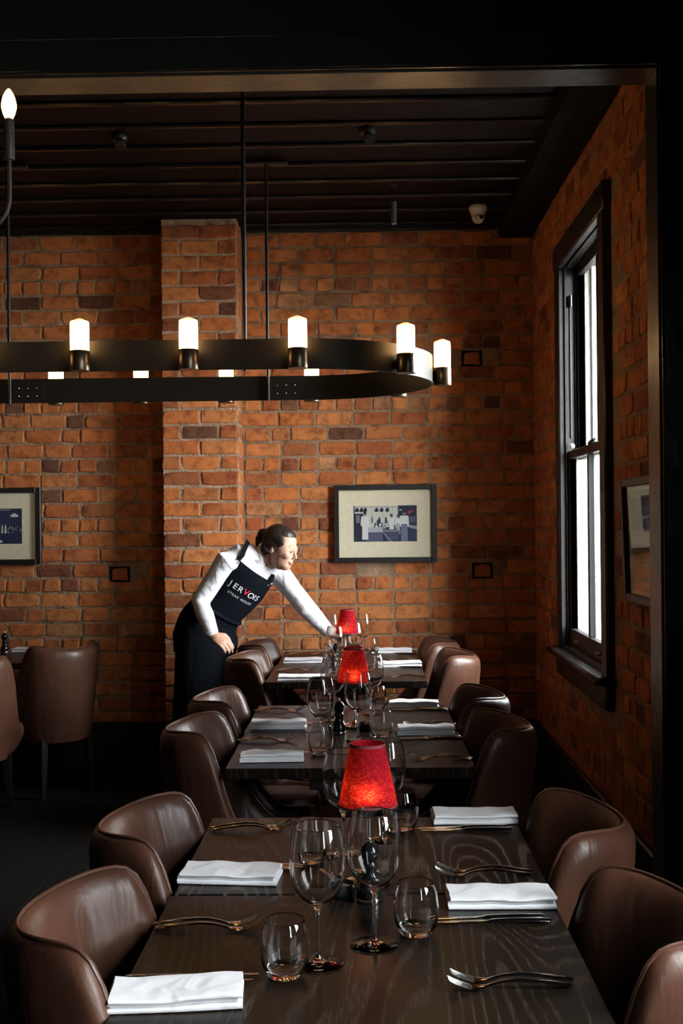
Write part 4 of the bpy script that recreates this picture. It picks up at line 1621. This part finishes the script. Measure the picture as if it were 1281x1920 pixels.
def voxel(mb, name, mat, size, smooth_it=4, parent=pw, factor=.5):
    """join overlapping volumes into one continuous skin"""
    me = bpy.data.meshes.new('tmp')
    me.from_pydata([tuple(p) for p in mb.v], [], mb.f)
    bm = bmesh.new()
    bm.from_mesh(me)
    bmesh.ops.recalc_face_normals(bm, faces=bm.faces)
    bm.to_mesh(me)
    bm.free()
    o = bpy.data.objects.new('tmp', me)
    COL.objects.link(o)
    r = o.modifiers.new('r', 'REMESH')
    r.mode = 'VOXEL'
    r.voxel_size = size
    r.use_smooth_shade = True
    sm = o.modifiers.new('s', 'SMOOTH')
    sm.iterations = smooth_it
    sm.factor = factor
    dg = bpy.context.evaluated_depsgraph_get()
    new = bpy.data.meshes.new_from_object(o.evaluated_get(dg))
    bpy.data.objects.remove(o)
    bpy.data.meshes.remove(me)
    new.name = name
    new.materials.clear()
    new.materials.append(M[mat])
    for p in new.polygons:
        p.use_smooth = True
    return put(name, new, parent)


def ring_at(c, side, fwd, a, b, n=28, pw_=1.0):
    out = []
    for k in range(n):
        t = 2 * PI * k / n
        ct, st = math.cos(t), math.sin(t)
        out.append(c + side * a * ct + fwd * b * st)
    return out


FWD = Vector((.42, -.88, -.10)).normalized()
# torso stations: centre, half width, half depth
TOR = [(loc(-.885, 6.27, .78), .160, .120), (loc(-.885, 6.27, .88), .168, .122), (loc(-.865, 6.265, .965), .150, .108), (loc(-.815, 6.26, 1.035), .132, .098), (loc(-.755, 6.25, 1.110), .142, .106),
       (loc(-.690, 6.235, 1.190), .158, .114), (loc(-.630, 6.22, 1.262), .168, .104), (loc(-.585, 6.21, 1.312), .140, .080), (loc(-.555, 6.205, 1.345), .070, .058)]


def tor_frame(i):
    c, a, b = TOR[i]
    t = (TOR[min(i + 1, len(TOR) - 1)][0] - TOR[max(i - 1, 0)][0]).normalized()
    f = (FWD - t * FWD.dot(t)).normalized()
    s = t.cross(f).normalized()       # toward her right = left in the picture ... sign fixed below
    if s.x > 0:
        s = -s
    return c, s, f, a, b


def tor_pt(v, ang, scale=1.0, add=0.0):
    """v in station units, ang about the trunk: 90 deg = front, 0 = her right side"""
    i = max(0, min(int(v), len(TOR) - 2))
    t = v - i
    c0, s0, f0, a0, b0 = tor_frame(i)
    c1, s1, f1, a1, b1 = tor_frame(i + 1)
    c, s_, f_, a, b = c0.lerp(c1, t), s0.lerp(s1, t).normalized(), f0.lerp(f1, t).normalized(), lerp(a0, a1, t), lerp(b0, b1, t)
    return c + s_ * (a * scale + add) * math.cos(R(ang)) + f_ * (b * scale + add) * math.sin(R(ang))


RS, RE, RW = loc(-.742, 6.12, 1.305), loc(-.893, 6.13, 1.085), loc(-.815, 6.00, .930)
LS, LE, LW = loc(-.468, 6.27, 1.228), loc(-.318, 6.20, 1.045), loc(-.205, 6.335, .905)

# head frame: looking toward the picture's right, a little down and toward us
HF = Vector((.86, -.42, -.24)).normalized()
HU0 = Vector((.26, .02, .96))
HU = (HU0 - HF * HU0.dot(HF)).normalized()
HS = HF.cross(HU).normalized()        # her right
HC = loc(-.447, 6.165, 1.372)
HR = Matrix((HF, HS, HU)).transposed()


def hp(f, s_, u):
    return HC + (HF * f + HS * s_ + HU * u) * 1.06


body = MB()
# head
body.ell(hp(-.012, 0, .030), (.093, .074, .083), HR, 22, 14)
body.ell(hp(.020, 0, -.030), (.066, .060, .085), HR, 20, 12)
body.ell(hp(.048, 0, -.078), (.034, .036, .030), HR)
body.ell(hp(.064, 0, .018), (.022, .052, .020), HR)
for sg in (-1, 1):
    body.ell(hp(.056, .036 * sg, -.024), (.026, .024, .026), HR)
    body.ell(hp(.026, .040 * sg, -.002), (.048, .030, .052), HR)
    body.ell(hp(-.012, .073 * sg, -.012), (.017, .008, .030), HR, 10, 8)
    body.ell(hp(.074, .031 * sg, -.001), (.010, .015, .0085), HR, 10, 8)
body.tube([hp(.080, 0, .012), hp(.090, 0, -.012), hp(.098, 0, -.026)], [.007, .0080, .0095], 10, True)
body.ell(hp(.087, 0, -.031), (.010, .0145, .007), HR, 10, 8)
body.ell(hp(.077, 0, -.055), (.012, .022, .0065), HR, 12, 8)
body.ell(hp(.074, 0, -.066), (.012, .018, .0060), HR, 12, 8)
# neck
body.tube([hp(-.030, 0, -.03), hp(-.040, 0, -.075), loc(-.545, 6.20, 1.325), TOR[7][0]], [.050, .047, .050, .060], 16, True)
# trunk, thinner than the clothes that cover it
body.loft([ring_at(c, tor_frame(i)[1], tor_frame(i)[2], a * .88, b * .86) for i, (c, a, b) in enumerate(TOR)])
for S_, E_, W_ in ((RS, RE, RW), (LS, LE, LW)):
    body.tube([TOR[6][0].lerp(S_, .55), S_, S_.lerp(E_, .5), E_, E_.lerp(W_, .35), W_], [.052, .047, .041, .034, .033, .023], 14, True)
HIP = [loc(-.955, 6.215, .88), loc(-.815, 6.325, .88)]
KNE = [loc(-.955, 6.18, .47), loc(-.800, 6.34, .47)]
ANK = [loc(-.965, 6.26, .085), loc(-.790, 6.40, .085)]
for h_, k_, a_ in zip(HIP, KNE, ANK):
    body.tube([h_, h_.lerp(k_, .5), k_, k_.lerp(a_, .35), a_], [.080, .068, .050, .050, .036], 14, True)
    body.ell(a_ + Vector((.05, -.06, -.050)), (.045, .05, .03))


def hand(mb, wrist, d, palm_n, curl, spread=.0, th_side=1):
    """palm, four bent fingers of unequal length and a thumb from the side of the palm"""
    d = d.normalized()
    n_ = (palm_n - d * palm_n.dot(d)).normalized()
    s_ = d.cross(n_).normalized() * th_side
    rot = Matrix((d, s_, n_)).transposed()
    mb.ell(wrist + d * .045, (.047, .037, .0155), rot, 16, 10)
    mb.tube([wrist - d * .02, wrist + d * .03], [.022, .026], 12, True, ref=n_, aspect=.75)
    for k, (o, ln) in enumerate(((.028, .068), (.0095, .078), (-.0095, .072), (-.027, .056))):
        p = wrist + d * (.080 - .004 * abs(k - 1)) + s_ * o
        dirn = d + s_ * (o * spread * 10)
        pts = [p - d * .02, p]
        ang = 0
        for seg in (.42, .32, .26):
            ang += curl
            v = dirn * math.cos(ang) + n_ * math.sin(ang)
            p = p + v.normalized() * ln * seg
            pts.append(p.copy())
        mb.tube(pts, [.0095, .0092, .0086, .0078, .0066], 10, True)
    p0 = wrist + d * .022 + s_ * .022
    mb.tube([p0, p0 + d * .026 + s_ * .024 + n_ * .008, p0 + d * .050 + s_ * .028 + n_ * .024, p0 + d * .068 + s_ * .022 + n_ * .034], [.0125, .0110, .0096, .0074], 10, True)


hand(body, RW + (RW - RE).normalized() * .02, Vector((.75, -.30, -.45)), Vector((.25, .5, -.8)), .42, .06, 1)
hand(body, LW + (LW - LE).normalized() * .02, Vector((.62, .35, -.30)), Vector((.45, -.2, -.85)), .55, .05, 1)
bo_ = voxel(body, 'body', 'skin', .0042, 3)

# hair: swept back to a low knot
hr = MB()
hr.ell(hp(-.028, 0, .042), (.094, .081, .086), HR, 20, 12)
hr.ell(hp(-.056, 0, .002), (.062, .072, .070), HR, 18, 10)
hr.ell(hp(.004, 0, .070), (.062, .066, .044), HR, 16, 8)
for sg in (-1, 1):
    hr.ell(hp(-.022, .068 * sg, .004), (.040, .014, .042), HR, 14, 8)
for sg in (-1, 1):
    hr.ell(hp(-.010, .062 * sg, .030), (.060, .018, .040), HR, 14, 8)
hr.ell(hp(-.122, 0, .042), (.038, .036, .038), HR, 16, 10)
hr.tube([hp(-.120, 0, .040), hp(-.142, .006, .012), hp(-.138, .012, -.020)], [.028, .022, .010], 10, True)
voxel(hr, 'hair', 'hair', .0045, 2)
for sg in (-1, 1):
    MB().ell(hp(.0805, .032 * sg, -.0015), (.0055, .0090, .0042), HR, 12, 8).build('eye', 'eye', pw)
    MB().tube([hp(.080, .014 * sg, .017), hp(.0765, .028 * sg, .0205), hp(.064, .044 * sg, .017)], [.0022, .0026, .0016], 8, True).build('eyebrow', 'hair', pw)
MB().ell(hp(.0845, 0, -.0585), (.0062, .0175, .0030), HR, 12, 6).ell(hp(.0815, 0, -.0655), (.0062, .0150, .0036), HR, 12, 6).build('lips', 'lips', pw)

# white shirt: trunk and sleeves as one cloth, collar and cuffs separate
sh = MB()
sh.loft([ring_at(c, tor_frame(i)[1], tor_frame(i)[2], a * (1.0 if i < 7 else 1.04), b * (1.0 if i < 7 else 1.08)) for i, (c, a, b) in enumerate(TOR)])
for S_, E_, W_ in ((RS, RE, RW), (LS, LE, LW)):
    mid = S_.lerp(E_, .5)
    sh.tube([TOR[6][0].lerp(S_, .35), TOR[6][0].lerp(S_, .75), S_, mid, E_, E_.lerp(W_, .45), W_], [.066, .072, .067, .056, .055, .049, .038], 18, True)
    # folds gathered at the elbow
    for k, t in enumerate((-.22, -.10, .06, .18, .30)):
        q = E_.lerp(S_, -t) if t < 0 else E_.lerp(W_, t)
        ax_ = ((E_ - S_) if t < 0 else (W_ - E_)).normalized()
        side = ax_.cross(Vector((.3 * k - .5, -1, .4))).normalized()
        sh.tube([q - side * .030 + ax_ * .02, q + Vector((0, -.020, 0)), q + side * .030 - ax_ * .015], [.018, .036, .018], 8, True)
sh_o = voxel(sh, 'shirt', 'shirt', .0055, 9)
for S_, E_, W_ in ((RS, RE, RW), (LS, LE, LW)):
    d = (W_ - E_).normalized()
    cf = MB().tube([W_ - d * .050, W_ - d * .044, W_ + d * .010, W_ + d * .014, W_ + d * .012, W_ - d * .03], [.034, .0385, .0365, .0350, .0300, .0290], 22)
    cf.build('cuff', 'shirt', sh_o)
hb = hp(-.040, 0, -.060)
nk = TOR[7][0].lerp(hb, .50) + Vector((0, 0, .006))
nu = (hb - TOR[7][0]).normalized()
nu = (nu + Vector((0, 0, .55))).normalized()
nf = (FWD * .8 + HF * .3)
nf = (nf - nu * nf.dot(nu)).normalized()
ns = nu.cross(nf)
col_rings = []
for h_, rad in ((-.034, .086), (.004, .070), (.024, .066), (.026, .062), (.004, .064), (-.030, .078)):
    ring = []
    for k in range(29):
        a_ = R(112) + R(316) * k / 28 + R(0)
        dip = -.030 * max(0, math.cos(a_ - PI / 2)) ** 2
        ring.append(nk + ns * rad * math.cos(a_) + nf * rad * .95 * math.sin(a_) + nu * (h_ + dip))
    col_rings.append(ring)
MB().loft(col_rings, cap=False, close=False).build('collar', 'shirt', sh_o)
for sg in (-1, 1):
    base = nk + nf * .060 + ns * .014 * sg - nu * .022
    flap = MB()
    nk2 = nk + nf * .010
    pts = [nk2 + nf * .052 + ns * .034 * sg + nu * .006, base + nu * .014, base - nu * .050 + ns * .024 * sg + nf * .014, nk + nf * .045 + ns * .062 * sg - nu * .022 + nf * .012]
    flap.loft([[p for p in pts], [p + nf * .005 for p in pts]])
    flap.build('collar_point', 'shirt', sh_o, False)

# trousers and shoes
tr = MB()
tr.loft([ring_at(c, tor_frame(i)[1], tor_frame(i)[2], a * 1.03, b * 1.03) for i, (c, a, b) in list(enumerate(TOR))[:3]])
for h_, k_, a_ in zip(HIP, KNE, ANK):
    tr.tube([h_ + Vector((0, 0, .03)), h_.lerp(k_, .5), k_, k_.lerp(a_, .5), a_ + Vector((0, 0, .01))], [.098, .086, .068, .064, .056], 16, True)
voxel(tr, 'trousers', 'trouser', .008, 3)
for a_ in ANK:
    f_ = Vector((.5, -.86, 0))
    shoe = MB()
    shoe.loft([[a_ + f_ * x + Vector((f_.y, -f_.x, 0)) * (w_ * math.cos(2 * PI * k / 12)) + Vector((0, 0, -.085 + z_ * .5 * (1 + math.sin(2 * PI * k / 12)))) for k in range(12)]
               for x, w_, z_ in ((-.075, .02, .05), (-.06, .034, .085), (0, .038, .10), (.06, .040, .075), (.12, .044, .055), (.165, .034, .045), (.185, .014, .03))])
    shoe.build('shoe', 'black_lacquer', pw)

# apron: bib and long skirt wrapped round the trunk
bib = MB()
nu_, nv_ = 18, 22
outer, inner = [], []
for j in range(nv_ + 1):
    v = lerp(.2, 6.42, j / nv_)
    half = kf([(.2, 118), (2.2, 112), (3.0, 88), (4.2, 66), (5.6, 50), (6.42, 42)], v)
    ro, ri = [], []
    for k in range(nu_ + 1):
        ang = 90 + lerp(-half, half, k / nu_)
        wob = .004 * mnoise.noise(Vector((ang * .03, v * .9, 2)))
        ro.append(tor_pt(v, ang, 1.0, .019 + wob))
        ri.append(tor_pt(v, ang, 1.0, .0135 + wob))
    outer.append(ro)
    inner.append(ri)
bib.loft([o_ + list(reversed(i_)) for o_, i_ in zip(outer, inner)], cap=True, close=True)
ap = bib.build('apron', 'apron', pw, angle=60)
sk = MB()
ro2 = []
for j in range(13):
    z_ = lerp(.93, .40, j / 12)
    a_, b_ = lerp(.168, .185, j / 12), lerp(.142, .165, j / 12)
    ro, ri = [], []
    for k in range(25):
        ang = R(90 + lerp(-128, 128, k / 24))
        rp = 1 + .03 * math.sin(ang * 9) * j / 12
        s0 = Vector((-.90, -.43, 0))
        f0 = Vector((.43, -.90, 0))
        c0 = Vector((-.012 - .01 * j / 12, 0, z_))
        ro.append(c0 + s0 * a_ * rp * math.cos(ang) + f0 * b_ * rp * math.sin(ang))
        ri.append(c0 + s0 * (a_ * rp - .005) * math.cos(ang) + f0 * (b_ * rp - .005) * math.sin(ang))
    ro2.append(ro + list(reversed(ri)))
sk.loft(ro2).build('apron_skirt', 'apron', ap, angle=60)
# straps over both shoulders and the waist tie
for ang, ss in ((50, 1), (130, -1)):
    p0 = tor_pt(6.35, ang, 1.0, .020)
    p1 = tor_pt(6.85, ang - ss * 2, 1.0, .020)
    p2 = TOR[7][0] + tor_frame(7)[1] * .088 * ss + Vector((.01, 0, .052))
    p3 = tor_pt(6.6, 270 - ss * 28, 1.0, .020)
    MB().tube([p0, p0.lerp(p1, .6), p1, p2 - FWD * -.02, p2, p3], .013, 8, False, ref=FWD, aspect=.28).build('strap', 'apron', ap)
    bk = tor_pt(6.25, ang, 1.0, .024)
    MB().tube([bk + Vector((.012 * math.cos(a), -.003, .012 * math.sin(a))) for a in [2 * PI * q / 12 for q in range(13)]], .0022, 6).build('buckle', 'steel', ap)
MB().tube([tor_pt(3.05, a, 1.0, .024) for a in range(-40, 221, 10)], .011, 8, False, ref=(0, 0, 1), aspect=.6).build('waist_tie', 'apron', ap)


# lettering printed on the bib
def lettering(text, size, v0, ang0, name, mat, spacing=1.0):
    cu = bpy.data.curves.new('t', 'FONT')
    cu.body = text
    cu.size = 1.0
    cu.align_x = 'CENTER'
    cu.align_y = 'CENTER'
    cu.space_character = spacing
    cu.extrude = 0
    o = bpy.data.objects.new('t', cu)
    COL.objects.link(o)
    dg = bpy.context.evaluated_depsgraph_get()
    me = bpy.data.meshes.new_from_object(o.evaluated_get(dg))
    bpy.data.objects.remove(o)
    bm = bmesh.new()
    bm.from_mesh(me)
    bmesh.ops.triangulate(bm, faces=bm.faces)
    bmesh.ops.subdivide_edges(bm, edges=[e for e in bm.edges if e.calc_length() > .2], cuts=2)
    for v in bm.verts:
        x, y = v.co.x * size, v.co.y * size
        # along the bib: x runs around the trunk, y up it
        v.co = tor_pt(v0 + y / .082, ang0 + math.degrees(x / .135), 1.0, .0245)
    bm.to_mesh(me)
    bm.free()
    me.name = name
    me.materials.clear()
    me.materials.append(M[mat])
    return put(name, me, ap)


for ch_, off in zip('JERVOIS', (-1.86, -1.24, -.58, .10, .82, 1.34, 1.78)):
    red = ch_ == 'V'
    lettering(ch_, .044 if red else .040, 5.02 + (.05 if red else 0), 95 + math.degrees(off * .040 * .98 / .135), 'letter', 'print_red' if red else 'print_white')
lettering('STEAK HOUSE', .017, 4.55, 96, 'small_lettering', 'print_white', 1.25)['kind'] = 'stuff'
